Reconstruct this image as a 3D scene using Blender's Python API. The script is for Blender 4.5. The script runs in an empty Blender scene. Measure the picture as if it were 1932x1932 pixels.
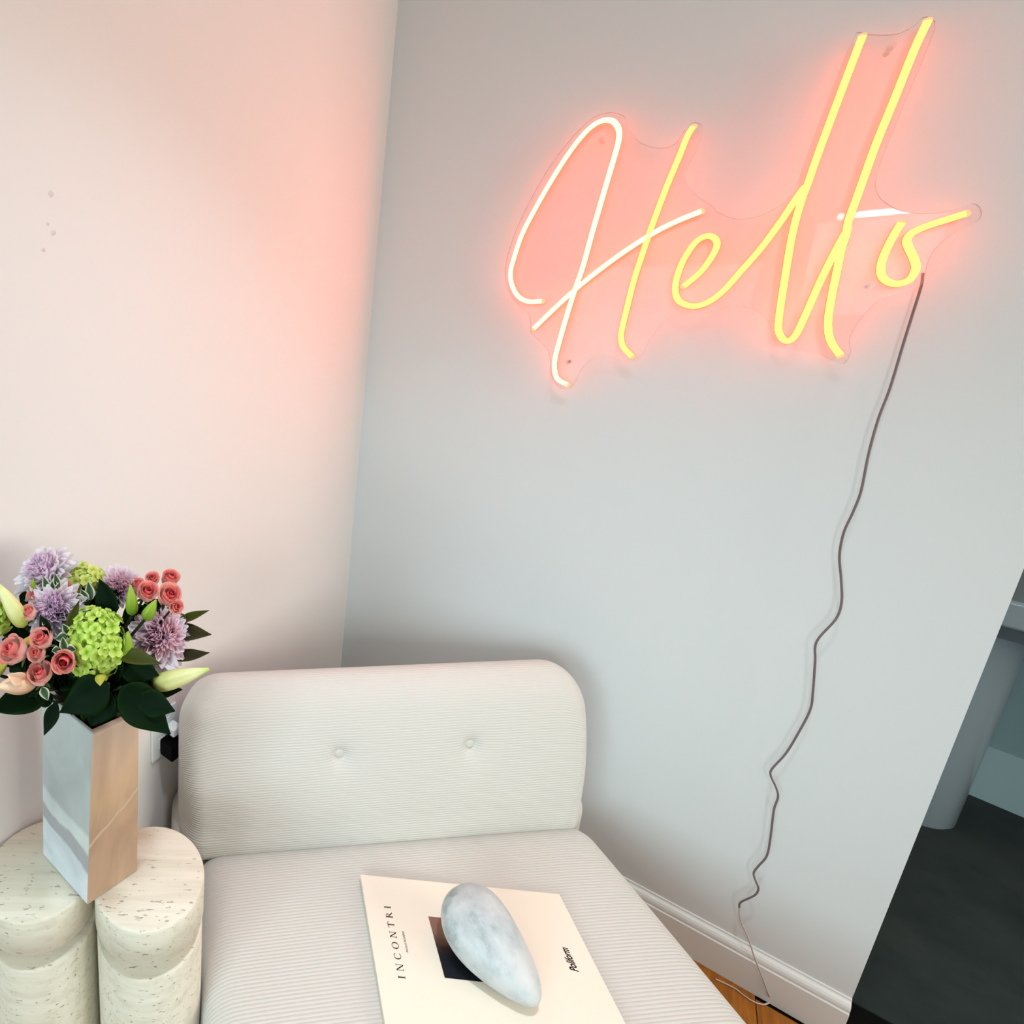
import bpy, bmesh, math, random
import numpy as np
from mathutils import Vector, Matrix, Quaternion

random.seed(7)
scene = bpy.context.scene
COL = scene.collection
PI = math.pi

# ------------------------------------------------------------------ camera
F_PX, CX, CY = 1025.6, 424.7, 868.75          # focal length and principal point of the cropped frame (1932 px)
PITCH, ROLL = 0.2359875, 0.0269596
CAM_H = 1.5
_fwd = np.array([0, math.cos(PITCH), -math.sin(PITCH)])
_r0 = np.array([1.0, 0, 0]); _u0 = np.cross(_r0, _fwd)
R_ = math.cos(ROLL) * _r0 + math.sin(ROLL) * _u0
U_ = -math.sin(ROLL) * _r0 + math.cos(ROLL) * _u0
M_ = np.array([R_, U_, _fwd]); CAM = np.array([0, 0, CAM_H])
cd = bpy.data.cameras.new('camera'); cam = bpy.data.objects.new('camera', cd); COL.objects.link(cam)
cd.sensor_width = 36.0; cd.lens = F_PX / 1932 * 36.0
cd.shift_x = (966 - CX) / 1932; cd.shift_y = -(966 - CY) / 1932
cd.clip_start = 0.02
cam.matrix_world = Matrix(((R_[0], U_[0], -_fwd[0], 0), (R_[1], U_[1], -_fwd[1], 0), (R_[2], U_[2], -_fwd[2], CAM_H), (0, 0, 0, 1)))
scene.camera = cam

# ------------------------------------------------------------------ light and exposure
vs = scene.view_settings
vs.view_transform = 'Standard'; vs.look = 'None'; vs.gamma = 1.0; vs.exposure = -0.06; vs.use_curve_mapping = False
cy = scene.cycles                                # path depth and noise level only
cy.max_bounces = 5; cy.diffuse_bounces = 3; cy.glossy_bounces = 2; cy.transparent_max_bounces = 8
cy.caustics_reflective = False; cy.caustics_refractive = False; cy.use_adaptive_sampling = True; cy.adaptive_threshold = 0.10; cy.adaptive_min_samples = 16
world = bpy.data.worlds.new('world'); scene.world = world; world.use_nodes = True
world.node_tree.nodes['Background'].inputs[0].default_value = (0.74, 0.90, 1.0, 1)
world.node_tree.nodes['Background'].inputs[1].default_value = 0.25

def area(name, loc, target, sx, sy, power, col, shape='RECTANGLE', spread=180):
    l = bpy.data.lights.new(name, 'AREA'); l.shape = shape; l.size = sx
    if shape in ('RECTANGLE', 'ELLIPSE'): l.size_y = sy
    l.energy = power; l.color = col; l.spread = math.radians(spread)
    o = bpy.data.objects.new(name, l); COL.objects.link(o); o.location = loc
    d = Vector(target) - Vector(loc); o.rotation_euler = d.to_track_quat('-Z', 'Y').to_euler()
    return o
area('window_daylight', (-1.5, -1.3, 1.45), (1.0, 1.0, 0.30), 0.95, 1.15, 7.8, (0.72, 0.94, 1.0), spread=75)
area('rear_window', (-1.05, -2.35, 2.00), (1.0, 1.1, 0.5), 0.55, 0.62, 6.0, (0.82, 0.94, 1.0), spread=100)
area('rear_window_gap', (-1.02, -2.33, 2.335), (0.9, 1.2, 1.2), 0.42, 0.040, 3.2, (0.95, 0.98, 1.0), spread=120)
area('room_daylight', (2.9, -0.9, 1.6), (-0.3, 0.9, 1.3), 2.0, 1.6, 58, (1.0, 0.965, 0.85))
area('ceiling_downlight', (0.30, 0.35, 2.66), (0.30, 0.45, 0), 0.16, 0.16, 6.2, (0.76, 0.89, 1.0), 'DISK', spread=90)

# ------------------------------------------------------------------ helpers
def ray(px, py):
    return M_.T @ np.array([(px - CX) / F_PX, -(py - CY) / F_PX, 1.0])
def onz(px, py, z):
    d = ray(px, py); return Vector(CAM + d * (z - CAM_H) / d[2])
def ony(px, py, y):
    d = ray(px, py); return Vector(CAM + d * y / d[1])
def onplane(px, py, pt, n):
    d = ray(px, py); pt = np.array(pt); n = np.array(n)
    return Vector(CAM + d * (np.dot(pt - CAM, n) / np.dot(d, n)))

def wloc(p):
    v = Vector((0, 0, 0))
    while p is not None:
        v = v + p.location; p = p.parent
    return v
def tag(o, label=None, cat=None, group=None, kind=None):
    if label: o['label'] = label
    if cat: o['category'] = cat
    if group: o['group'] = group
    if kind: o['kind'] = kind
    return o
def thing(name, loc, label=None, cat=None, group=None):
    o = bpy.data.objects.new(name, None); COL.objects.link(o); o.location = loc
    o.empty_display_size = 0.02
    return tag(o, label, cat, group)
def mesh(name, verts, faces, mat, smooth=True, uvs=None, mats=None, fmat=None, sharp=50):
    me = bpy.data.meshes.new(name); me.from_pydata([tuple(v) for v in verts], [], faces)
    for m in (mats or [mat]): me.materials.append(m)
    if fmat:
        for p, i in zip(me.polygons, fmat): p.material_index = i
    if smooth: me.polygons.foreach_set('use_smooth', [True] * len(me.polygons))
    if uvs is not None:
        ul = me.uv_layers.new(name='UVMap')
        for p in me.polygons:
            for li in p.loop_indices: ul.data[li].uv = uvs[me.loops[li].vertex_index]
    me.update()
    if smooth and sharp: me.set_sharp_from_angle(angle=math.radians(sharp))
    return me
def link(name, me, parent=None, mat4=None):
    o = bpy.data.objects.new(name, me); COL.objects.link(o)
    if parent is not None:
        o.parent = parent
    if mat4 is not None: o.matrix_basis = mat4
    return o
def obj(name, verts, faces, mat, parent=None, smooth=True, origin=None, **k):
    """world-space verts -> one mesh object (parents are only ever translated)"""
    off = wloc(parent) if parent is not None else Vector((0, 0, 0))
    vv = [Vector(v) - off for v in verts]
    if parent is None:
        org = Vector(origin) if origin is not None else Vector((0, 0, 0))
        vv = [v - org for v in vv]
    o = link(name, mesh(name, vv, faces, mat, smooth, **k), parent)
    if parent is None and origin is not None: o.location = origin
    return o
def bevel(o, w, seg=3, ang=35):
    m = o.modifiers.new('bevel', 'BEVEL'); m.width = w; m.segments = seg; m.limit_method = 'ANGLE'; m.angle_limit = math.radians(ang)
    m.harden_normals = True
    return o
def boxgeo(o, ex, ey, ez, hx, hy, hz):
    """box centred at o with half sizes along unit axes"""
    o = Vector(o); ex = Vector(ex); ey = Vector(ey); ez = Vector(ez)
    v = [o + ex * hx * a + ey * hy * b + ez * hz * c for c in (-1, 1) for b in (-1, 1) for a in (-1, 1)]
    f = [(0, 2, 3, 1), (4, 5, 7, 6), (0, 1, 5, 4), (1, 3, 7, 5), (3, 2, 6, 7), (2, 0, 4, 6)]
    return v, f
XA, YA, ZA = Vector((1, 0, 0)), Vector((0, 1, 0)), Vector((0, 0, 1))
def catmull(pts, n=6, closed=False):
    P = [Vector(p) for p in pts]; out = []; N = len(P)
    rng = range(N if closed else N - 1)
    for i in rng:
        if closed: p0, p1, p2, p3 = P[(i - 1) % N], P[i], P[(i + 1) % N], P[(i + 2) % N]
        else: p0, p1, p2, p3 = P[max(i - 1, 0)], P[i], P[i + 1], P[min(i + 2, N - 1)]
        for k in range(n):
            t = k / n
            out.append(0.5 * ((2 * p1) + (-p0 + p2) * t + (2 * p0 - 5 * p1 + 4 * p2 - p3) * t * t + (-p0 + 3 * p1 - 3 * p2 + p3) * t ** 3))
    if not closed: out.append(P[-1])
    return out
def tubegeo(pts, rad, seg=8, cap=True):
    """parallel-transport tube; rad number or list"""
    pts = [Vector(p) for p in pts]; n = len(pts); V = []; Fc = []
    r = rad if isinstance(rad, (list, tuple)) else [rad] * n
    t = (pts[1] - pts[0]).normalized()
    a = t.orthogonal().normalized()
    for i in range(n):
        tt = (pts[min(i + 1, n - 1)] - pts[max(i - 1, 0)])
        tt = tt.normalized() if tt.length > 1e-9 else t
        a = (a - tt * a.dot(tt)).normalized(); b = tt.cross(a); t = tt
        for k in range(seg):
            an = 2 * PI * k / seg
            V.append(pts[i] + (a * math.cos(an) + b * math.sin(an)) * r[i])
    for i in range(n - 1):
        for k in range(seg):
            k2 = (k + 1) % seg
            Fc.append((i * seg + k, i * seg + k2, (i + 1) * seg + k2, (i + 1) * seg + k))
    if cap:
        Fc.append(tuple(range(seg))[::-1]); Fc.append(tuple(range((n - 1) * seg, n * seg)))
    return V, Fc
def cylgeo(c, r, h, seg=48, axis=ZA):
    q = ZA.rotation_difference(axis); c = Vector(c)
    V = [c + q @ Vector((r * math.cos(2 * PI * k / seg), r * math.sin(2 * PI * k / seg), z)) for z in (0, h) for k in range(seg)]
    Fc = [(k, (k + 1) % seg, seg + (k + 1) % seg, seg + k) for k in range(seg)] + [tuple(range(seg))[::-1], tuple(range(seg, 2 * seg))]
    return V, Fc
def lathegeo(c, prof, seg=56):
    c = Vector(c); V = []; Fc = []
    for (r, z) in prof:
        for k in range(seg):
            V.append(c + Vector((r * math.cos(2 * PI * k / seg), r * math.sin(2 * PI * k / seg), z)))
    for i in range(len(prof) - 1):
        for k in range(seg):
            k2 = (k + 1) % seg
            Fc.append((i * seg + k, i * seg + k2, (i + 1) * seg + k2, (i + 1) * seg + k))
    Fc.append(tuple(range(seg))[::-1]); Fc.append(tuple(range((len(prof) - 1) * seg, len(prof) * seg)))
    return V, Fc
def merge(geos):
    V = []; Fc = []
    for v, f in geos:
        b = len(V); V += list(v); Fc += [tuple(i + b for i in q) for q in f]
    return V, Fc

# ------------------------------------------------------------------ materials
def mat(name, col=(0.8, 0.8, 0.8), rough=0.6, spec=0.4, sheen=0.0, metal=0.0):
    m = bpy.data.materials.new(name); m.use_nodes = True
    b = m.node_tree.nodes['Principled BSDF']
    b.inputs['Base Color'].default_value = (*col, 1); b.inputs['Roughness'].default_value = rough
    b.inputs['Specular IOR Level'].default_value = spec; b.inputs['Metallic'].default_value = metal
    if sheen: b.inputs['Sheen Weight'].default_value = sheen
    return m
def nt(m):
    t = m.node_tree; return t, t.nodes, t.links, t.nodes['Principled BSDF']
def noise_col(m, stops, scale=5, detail=6, stretch=(1, 1, 1), coord='Object', rough=0.6, dist=0.0, rot=(0, 0, 0)):
    t, N, L, b = nt(m)
    tc = N.new('ShaderNodeTexCoord'); mp = N.new('ShaderNodeMapping'); mp.inputs['Scale'].default_value = stretch; mp.inputs['Rotation'].default_value = rot
    no = N.new('ShaderNodeTexNoise'); no.inputs['Scale'].default_value = scale; no.inputs['Detail'].default_value = detail
    no.inputs['Roughness'].default_value = rough; no.inputs['Distortion'].default_value = dist
    cr = N.new('ShaderNodeValToRGB')
    el = cr.color_ramp.elements
    while len(el) < len(stops): el.new(0.5)
    for e, (p, c) in zip(el, stops): e.position = p; e.color = (*c, 1)
    L.new(tc.outputs[coord], mp.inputs[0]); L.new(mp.outputs[0], no.inputs['Vector']); L.new(no.outputs[0], cr.inputs[0]); L.new(cr.outputs[0], b.inputs['Base Color'])
    return cr, no, mp, tc
def add_bump(m, scale=200, strength=0.2, dist=0.001, detail=3, stretch=(1, 1, 1)):
    t, N, L, b = nt(m)
    tc = N.new('ShaderNodeTexCoord'); mp = N.new('ShaderNodeMapping'); mp.inputs['Scale'].default_value = stretch
    no = N.new('ShaderNodeTexNoise'); no.inputs['Scale'].default_value = scale; no.inputs['Detail'].default_value = detail
    bu = N.new('ShaderNodeBump'); bu.inputs['Strength'].default_value = strength; bu.inputs['Distance'].default_value = dist
    L.new(tc.outputs['Object'], mp.inputs[0]); L.new(mp.outputs[0], no.inputs['Vector']); L.new(no.outputs[0], bu.inputs['Height']); L.new(bu.outputs[0], b.inputs['Normal'])
def emit(name, col, s):
    m = bpy.data.materials.new(name); m.use_nodes = True; N = m.node_tree.nodes; N.clear()
    e = N.new('ShaderNodeEmission'); o = N.new('ShaderNodeOutputMaterial'); e.inputs[0].default_value = (*col, 1); e.inputs[1].default_value = s
    m.node_tree.links.new(e.outputs[0], o.inputs[0]); return m

M_WALL = mat('white_paint_warm_lit', (0.80, 0.775, 0.745), 0.75, 0.25); add_bump(M_WALL, 260, 0.10, 0.0006)  # same white paint as the sign wall, tinted with the warm light here
M_WALL2 = mat('white_paint_cool_shade', (0.71, 0.735, 0.725), 0.62, 0.3); add_bump(M_WALL2, 260, 0.10, 0.0006)  # same white paint, darker and cooler for the light on this wall
M_TRIM = mat('white_gloss_trim', (0.80, 0.81, 0.78), 0.35, 0.5)
M_CEIL = mat('ceiling_white', (0.8, 0.8, 0.78), 0.8, 0.2)
M_WOOD = mat('honey_oak', (0.35, 0.15, 0.03), 0.38, 0.5)
noise_col(M_WOOD, [(0.3, (0.22, 0.062, 0.003)), (0.55, (0.36, 0.115, 0.006)), (0.75, (0.46, 0.165, 0.012))], 14, 8, (1, 9, 9))
M_GAP = mat('dark_gap', (0.03, 0.015, 0.006), 0.8)
M_DARKFLOOR = mat('dark_slate_floor', (0.02, 0.026, 0.026), 0.7, 0.25)  # dim light of the back room goes into these darker base colours
noise_col(M_DARKFLOOR, [(0.35, (0.020, 0.029, 0.028)), (0.7, (0.044, 0.052, 0.050))], 4, 6)
M_BLACK = mat('shade_black_threshold', (0.003, 0.003, 0.003), 0.7, 0.1)
M_GREYPAINT = mat('blue_grey_lacquer', (0.30, 0.36, 0.385), 0.16, 0.5)
M_GREYWALL = mat('grey_panel', (0.27, 0.37, 0.38), 0.6, 0.3)
M_UNDERSHADE = mat('painted_undershade', (0.10, 0.12, 0.135), 0.4, 0.4)

# ------------------------------------------------------------------ setting
W = Vector((-0.76164282, 0.64799708, 0))         # along the sign wall, towards the corner
N2 = Vector((-0.64799708, -0.76164282, 0))       # sign wall normal, into the room
N1 = -W                                          # left wall normal, into the room
D1 = N2                                          # along the left wall, away from the corner
COR = Vector((0.4323, 1.7146, 0))
HT = 2.70
END = COR - W * 1.2735                           # free end of the sign wall
WT = 0.118
def slab(name, p, ex, lx, ey, ly, z0, z1, m, parent=None, smooth=False):
    v, f = boxgeo(p + ex * lx / 2 + ey * ly / 2 + ZA * (z0 + z1) / 2, ex, ey, ZA, lx / 2, ly / 2, (z1 - z0) / 2)
    return obj(name, v, f, m, parent, smooth)
wall_left = tag(slab('wall_left', COR + W * 0.12 - D1 * 0.12, D1, 3.52, W * 1, 0.12, 0, HT, M_WALL), kind='structure')
wall_left.location += Vector((0, 0, 0))
for v in wall_left.data.vertices: v.co = Vector(v.co) - W * 0.12
wall_back = tag(slab('wall_back', END, W, 1.2735 + 0.0, -N2, WT, 0, HT, M_WALL2), kind='structure')
# oak floor with single boards, running out from the sign wall
fl = tag(slab('floor', Vector((-3.2, -3.0, 0)), XA, 8.0, YA, 6.5, -0.06, -0.012, M_GAP), kind='structure')
bw = 0.118
brd = None
for i in range(-3, 17):
    for j in range(3):
        w_ = bw - 0.0016; ln = 1.15
        if brd is None:
            v, f = boxgeo((0, 0, 0), XA, YA, ZA, ln / 2 - 0.0008, w_ / 2, 0.006)
            brd = mesh('floor_board', v, f, M_WOOD, False)
        st = (0.37 * i) % 1.15
        c = END + W * (i * bw + 0.055 + 0.02) + N2 * (j * ln + st - 0.55 + 0.0) + ZA * -0.006
        if (c - END).dot(N2) - ln / 2 < 0.0:          # cut the first board at the wall
            hl = ((c - END).dot(N2) + ln / 2) / 2
            if hl < 0.03: continue
            c = END + W * (i * bw + 0.075) + N2 * hl + ZA * -0.006
            v, f = boxgeo((0, 0, 0), XA, YA, ZA, hl - 0.0008, w_ / 2, 0.006); me = mesh('floor_board', v, f, M_WOOD, False)
        else: me = brd
        q = XA.rotation_difference(N2)
        if (c - COR).dot(N1) < 0.05: continue
        link('floor_board', me, fl, Matrix.Translation(c) @ q.to_matrix().to_4x4())
# dark floor behind the sign wall, threshold strip in line with the wall, its shade painted black
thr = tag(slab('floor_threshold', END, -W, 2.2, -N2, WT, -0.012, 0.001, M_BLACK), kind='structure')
fd = tag(slab('floor_beyond', END - N2 * WT + W * 1.6, -W, 4.6, -N2, 2.6, -0.012, 0.004, M_DARKFLOOR), kind='structure')
ceil = tag(slab('ceiling', Vector((-3.2, -3.0, 0)), XA, 8.0, YA, 6.8, HT, HT + 0.08, M_CEIL), kind='structure')
# baseboards: moulded profile swept along each wall
def baseboard(name, p, ex, length, out):
    prof = [(0, 0), (0.016, 0), (0.016, 0.083), (0.0135, 0.0855), (0.0138, 0.092), (0.0125, 0.098), (0.0095, 0.1035), (0.0055, 0.107), (0.0040, 0.109), (0.0035, 0.1135), (0, 0.114)]
    V = [p + ex * s + out * a + ZA * h for s in (0, length) for a, h in prof]; n = len(prof)
    Fc = [(i, i + 1, n + i + 1, n + i) for i in range(n - 1)] + [tuple(range(n))[::-1], tuple(range(n, 2 * n))]
    return tag(obj(name, V, Fc, M_TRIM, None, False), kind='structure')
baseboard('baseboard_back', END, W, 1.2735, N2)
baseboard('baseboard_left', COR, D1, 3.2, N1)
# shallow filled nail marks on the left wall
M_MARK = mat('wall_filler', (0.68, 0.64, 0.61), 0.9, 0.1)
for (px, py, r) in ((96, 366, 0.0055), (101, 439, 0.0048), (90, 423, 0.003), (82, 472, 0.0035)):
    p = onplane(px, py, COR, N1)
    v, f = [], []
    for a in range(9): v.append(p + N1 * 0.0002 + (D1 * math.cos(a * 2 * PI / 9) + ZA * math.sin(a * 2 * PI / 9)) * r * random.uniform(.7, 1.2))
    v.append(p + N1 * 0.0014)
    f = [(a, (a + 1) % 9, 9) for a in range(9)]
    obj('filler_dab', v, f, M_MARK, wall_left)
# far wall of the dark room, low grey panelling standing at it
fw = Vector((2.612, 1.566, 0)); fdir = (Vector((2.667, 1.484, 0)) - fw).normalized(); fn = Vector((-fdir.y, fdir.x, 0))
if fn.x < 0: fn = -fn
tag(slab('wall_beyond', fw - fdir * 1.4 + fn * 0.10, fdir, 3.6, fn, 0.1, 0, HT, mat('dimmed_room_wall', (0.02, 0.024, 0.026), 0.8, 0.2)), kind='structure')  # near-black wall colour carries the dimness of the room

# low grey cabinet in the dark room and pedestal table in front of it
cab = thing('low_cabinet', fw - fdir * 0.5 + fn * 0.05, 'blue grey low cabinet behind the cylindrical table leg in dark room', 'cabinet')
slab('cabinet_body', fw - fdir * 0.6 + fn * 0.006, fdir, 1.5, fn, 0.09, 0.004, 0.62, M_GREYWALL, cab)
slab('plinth', fw - fdir * 0.6, fdir, 1.5, fn, 0.012, 0.004, 0.20, mat('pale_plinth', (0.42, 0.54, 0.55), 0.5, 0.3), cab)
pb = onz(1772, 1545, 0.004)
legc = Vector((2.325, 1.530, 0.004)); LR = 0.105
tb = thing('pedestal_table', legc, 'grey lacquered table on thick cylindrical legs in dark room', 'table')
v, f = lathegeo(legc, [(LR - 0.006, 0), (LR, 0.008), (LR, 0.70)]); obj('leg', v, f, M_GREYPAINT, tb)
v, f = lathegeo(legc + fdir * 0.8, [(LR - 0.006, 0), (LR, 0.008), (LR, 0.70)]); obj('leg', v, f, M_GREYPAINT, tb)
slab('underside_shade', legc + fdir * -0.25 - fn * 0.16, fdir, 1.4, fn, 0.3, 0.70, 0.75, M_UNDERSHADE, tb)  # added dark slab standing in for the shade under the tabletop
o = slab('tabletop', legc + fdir * -0.3 - fn * 0.22, fdir, 1.6, fn, 0.42, 0.75, 0.83, M_GREYPAINT, tb); bevel(o, 0.01)

# ------------------------------------------------------------------ neon sign
GAP = 0.034                       # acrylic front face distance from the wall
Z3 = 2.972; Z4 = 2.683
def c3(l): return [(900 + x / Z3, 150 + y / Z3) for x, y in l]
def c4(l): return [(1250 + x / Z4, y / Z4) for x, y in l]
STROKES = {
 'h_hook': c3([(365,1243),(290,1245),(232,1215),(197,1150),(190,1080),(210,1000),(250,880),(310,760),(400,600),(500,440),(590,320),(660,255),(720,230),(768,240),(796,285),(795,345),(770,440),(720,610),(650,850),(595,1050),(545,1195),(500,1340),(460,1480),(438,1570),(437,1630),(455,1680),(508,1710)]),
 'h_stem': c3([(1213,268),(1180,320),(1140,420),(1065,600),(1012,740),(965,870),(925,990),(880,1130),(840,1290),(812,1410),(810,1460),(825,1505),(870,1552)]),
 'h_bar': c3([(320,1397),(430,1290),(550,1180),(660,1090),(800,985),(960,880),(1100,805),(1258,740)]),
 'e': c4([(108,1450),(190,1380),(250,1300),(276,1240),(262,1206),(225,1196),(170,1225),(110,1310),(75,1400),(65,1470),(85,1525),(150,1550),(220,1535),(300,1480),(400,1370),(500,1255),(600,1120),(680,1000),(722,945)]),
 'l_one': c4([(1010,188),(940,370),(850,610),(780,800),(735,930),(705,1010),(675,1110),(650,1220),(620,1400),(590,1600),(588,1680),(622,1725),(668,1703),(720,1600),(800,1420),(880,1260),(925,1180)]),
 'l_two': c4([(1340,110),(1270,260),(1170,510),(1080,730),(990,980),(940,1120),(928,1190),(905,1260),(880,1380),(855,1500),(838,1610),(840,1690),(860,1745),(898,1797)]),
 'o': c4([(1207,1130),(1170,1190),(1125,1280),(1103,1350),(1110,1400),(1145,1430),(1195,1437),(1250,1415),(1280,1360),(1270,1310),(1242,1250),(1235,1215),(1262,1180),(1330,1148),(1430,1115),(1532,1083)]),
}
OUTL = [(1150,212),(1178,220),(1188,245),(1205,267),(1240,279),(1272,272),(1292,245),(1310,231),(1326,242),(1312,288),(1293,322),(1298,350),(1318,372),(1340,386),(1356,401),(1390,413),(1430,408),(1475,385),(1502,350),(1520,300),(1560,195),(1608,76),(1622,61),(1642,65),(1690,64),(1725,48),(1740,33),(1758,34),(1764,52),(1742,110),(1700,210),(1662,305),(1652,350),(1665,377),(1700,397),(1750,403),(1800,396),(1838,384),(1852,400),(1843,418),(1800,440),(1768,465),(1752,492),(1744,522),(1735,541),(1710,551),(1660,566),(1622,604),(1603,640),(1605,665),(1592,686),(1570,680),(1545,668),(1500,661),(1475,656),(1460,640),(1450,607),(1425,586),(1380,576),(1330,590),(1287,592),(1255,606),(1227,640),(1211,670),(1195,683),(1170,678),(1130,672),(1102,690),(1088,715),(1075,733),(1055,731),(1041,710),(1038,682),(1033,660),(1015,640),(1002,628),(1001,610),(996,590),(983,580),(963,556),(953,525),(958,480),(984,410),(1033,320),(1083,255),(1118,223)]
def w2(px, py, g): return onplane(px, py, COR + N2 * g, N2)
M_FRONT_W = emit('tube_face_warm_white', (1.0, 0.055, 0.028), 34.0)
M_FRONT_Y = emit('tube_face_yellow', (1.0, 0.053, 0.0095), 34.0)
M_SIDE = emit('tube_side_orange', (1.0, 0.30, 0.075), 1.25)
M_BACK = emit('tube_back_salmon', (1.0, 0.100, 0.004), 7.8)
M_TIP = emit('tube_tip', (1.0, 0.55, 0.25), 1.3)
sign = thing('neon_sign', w2(1400, 420, 0), 'lit neon sign reading Hello on clear backing on the grey white wall', 'neon sign')
def ribbon_tube(pts, r, nrm, seg=14):
    n = len(pts); V = []; Fc = []; fm = []
    for i in range(n):
        t = (pts[min(i + 1, n - 1)] - pts[max(i - 1, 0)]).normalized(); s = t.cross(nrm).normalized()
        for k in range(seg):
            a = 2 * PI * (k + 0.5) / seg
            V.append(pts[i] + (nrm * math.cos(a) * 1.25 + s * math.sin(a)) * r)
    for i in range(n - 1):
        for k in range(seg):
            k2 = (k + 1) % seg; Fc.append((i * seg + k, i * seg + k2, (i + 1) * seg + k2, (i + 1) * seg + k))
            an = abs(((360.0 * (k + 1) / seg + 180) % 360) - 180)
            fm.append(0 if an < 65 else (1 if an < 118 else 2))
    Fc.append(tuple(range(seg))[::-1]); Fc.append(tuple(range((n - 1) * seg, n * seg))); fm += [3, 3]
    return V, Fc, fm
TR = 0.0058
for nm, pl in STROKES.items():
    p = catmull([w2(x, y, GAP + TR * 1.25) for x, y in pl], 5)
    v, f, fm = ribbon_tube(p, TR, N2)
    obj('neon_tube', v, f, None, sign, mats=[M_FRONT_W if nm in ('h_hook', 'h_bar') else M_FRONT_Y, M_SIDE, M_BACK, M_TIP], fmat=fm)
    for e, d in ((p[0], (p[0] - p[1]).normalized()), (p[-1], (p[-1] - p[-2]).normalized())):
        if nm in ('e', 'l_one') and e is p[-1]: continue
        g = tubegeo([e, e + d * 0.003, e + d * 0.0055], [TR * 1.02, TR * 1.0, TR * 0.55], 12)
        obj('end_cap', g[0], g[1], M_TIP, sign)
# clear acrylic backing
def clear(name, tint, gloss, haze):
    m = bpy.data.materials.new(name); m.use_nodes = True; N = m.node_tree.nodes; L = m.node_tree.links; N.clear()
    tr = N.new('ShaderNodeBsdfTransparent'); tr.inputs[0].default_value = (*tint, 1)
    gl = N.new('ShaderNodeBsdfGlossy'); gl.inputs['Roughness'].default_value = 0.02
    df = N.new('ShaderNodeBsdfDiffuse'); df.inputs[0].default_value = (0.55, 0.50, 0.50, 1)
    m1 = N.new('ShaderNodeMixShader'); m2 = N.new('ShaderNodeMixShader'); m1.inputs[0].default_value = haze
    o = N.new('ShaderNodeOutputMaterial')
    L.new(tr.outputs[0], m1.inputs[1]); L.new(df.outputs[0], m1.inputs[2]); m2.inputs[0].default_value = gloss; L.new(m1.outputs[0], m2.inputs[1]); L.new(gl.outputs[0], m2.inputs[2]); L.new(m2.outputs[0], o.inputs[0])
    return m
M_ACR = clear('clear_acrylic', (0.985, 0.985, 0.985), 0.0035, 0.012)
M_ACRE = clear('acrylic_cut_edge', (0.62, 0.55, 0.55), 0.06, 0.55)
ol = catmull([w2(x, y, GAP) for x, y in OUTL], 5, True); n = len(ol)
bk = [p - N2 * 0.004 for p in ol]
cx = sum(ol, Vector()) / n
bm = bmesh.new(); fv = [bm.verts.new(p - wloc(sign)) for p in ol]; bv = [bm.verts.new(p - wloc(sign)) for p in bk]
from mathutils.geometry import tessellate_polygon
for tri in tessellate_polygon([[Vector(((p - COR).dot(W), p.z, 0)) for p in ol]]):
    for vl_, fl_ in ((fv, 0), (bv, 1)):
        try: bm.faces.new([vl_[i] for i in (tri if fl_ else tri[::-1])])
        except ValueError: pass
for i in range(n):
    q = bm.faces.new((fv[i], bv[i], bv[(i + 1) % n], fv[(i + 1) % n])); q.material_index = 1; q.smooth = True
bmesh.ops.recalc_face_normals(bm, faces=bm.faces)
me = bpy.data.meshes.new('acrylic_backing'); bm.to_mesh(me); bm.free(); me.materials.append(M_ACR); me.materials.append(M_ACRE)
tag(link('acrylic_backing', me, sign), 'clear acrylic backing sheet cut around the letters')
M_STEEL = mat('brushed_steel', (0.75, 0.62, 0.58), 0.3, 0.5, metal=0.6)
M_CLEARPIN = clear('clear_standoff', (0.99, 0.985, 0.985), 0.008, 0.03)
for (x, y) in ((1137, 269), (1671, 103), (1076, 682), (1634, 541)):
    c = w2(x, y, 0.0)
    g = merge([cylgeo(c + N2 * 0.001, 0.004, GAP - 0.006, 16, N2), cylgeo(c + N2 * (GAP + 0.0006), 0.0062, 0.003, 20, N2)])
    obj('standoff_screw', g[0], g[1], M_CLEARPIN, sign)
# power cord hanging from the sign to the floor
M_CORD = mat('smoky_cord', (0.16, 0.125, 0.13), 0.45, 0.4)
cp = [(1741,515,.02),(1738,540,.022),(1722,592,.024),(1704,650,.026),(1679,733,.03),(1657,791,.032),(1639,856,.034),(1625,925,.036),(1610,965,.036),(1592,1005,.036),(1584,1048,.034),(1587,1092,.034),(1588,1135,.036),(1577,1168,.04),(1541,1210,.044),(1538,1248,.044),(1534,1302,.042),(1529,1338,.04),(1509,1378,.038),(1483,1421,.038),(1457,1450,.04),(1454,1463,.04),(1463,1483,.04),(1468,1503,.042),(1460,1529,.044),(1454,1578,.044),(1447,1614,.044),(1431,1634,.044),(1422,1647,.044),(1426,1663,.046),(1431,1676,.046),(1424,1689,.046),(1398,1702,.046),(1395,1712,.046),(1397,1735,.042),(1411,1768,.036),(1424,1807,.030),(1436,1838,.024),(1443,1856,.020),(1449,1873,.0195)]
pts = [w2(*q) for q in cp]
pts += [onz(1453, 1888, 0.0045), onz(1442, 1895, 0.0022), onz(1422, 1890, 0.0022), onz(1402, 1877, 0.0022), onz(1385, 1864, 0.0022), onz(1350, 1847, 0.0022)]
cut = len(cp) - 6
g = tubegeo(catmull(pts[cut - 1:], 5), 0.0016, 8); tag(obj('clear_lead', g[0], g[1], mat('clear_lead', (0.55, 0.50, 0.47), 0.4, 0.4), sign, True), 'thin pale clear lead reaching the floor')
g = tubegeo(catmull(pts[:cut], 5), 0.0019, 8)
tag(obj('power_cord', g[0], g[1], M_CORD, sign, True), 'thin kinked grey power cord hanging down to the floor')

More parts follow.
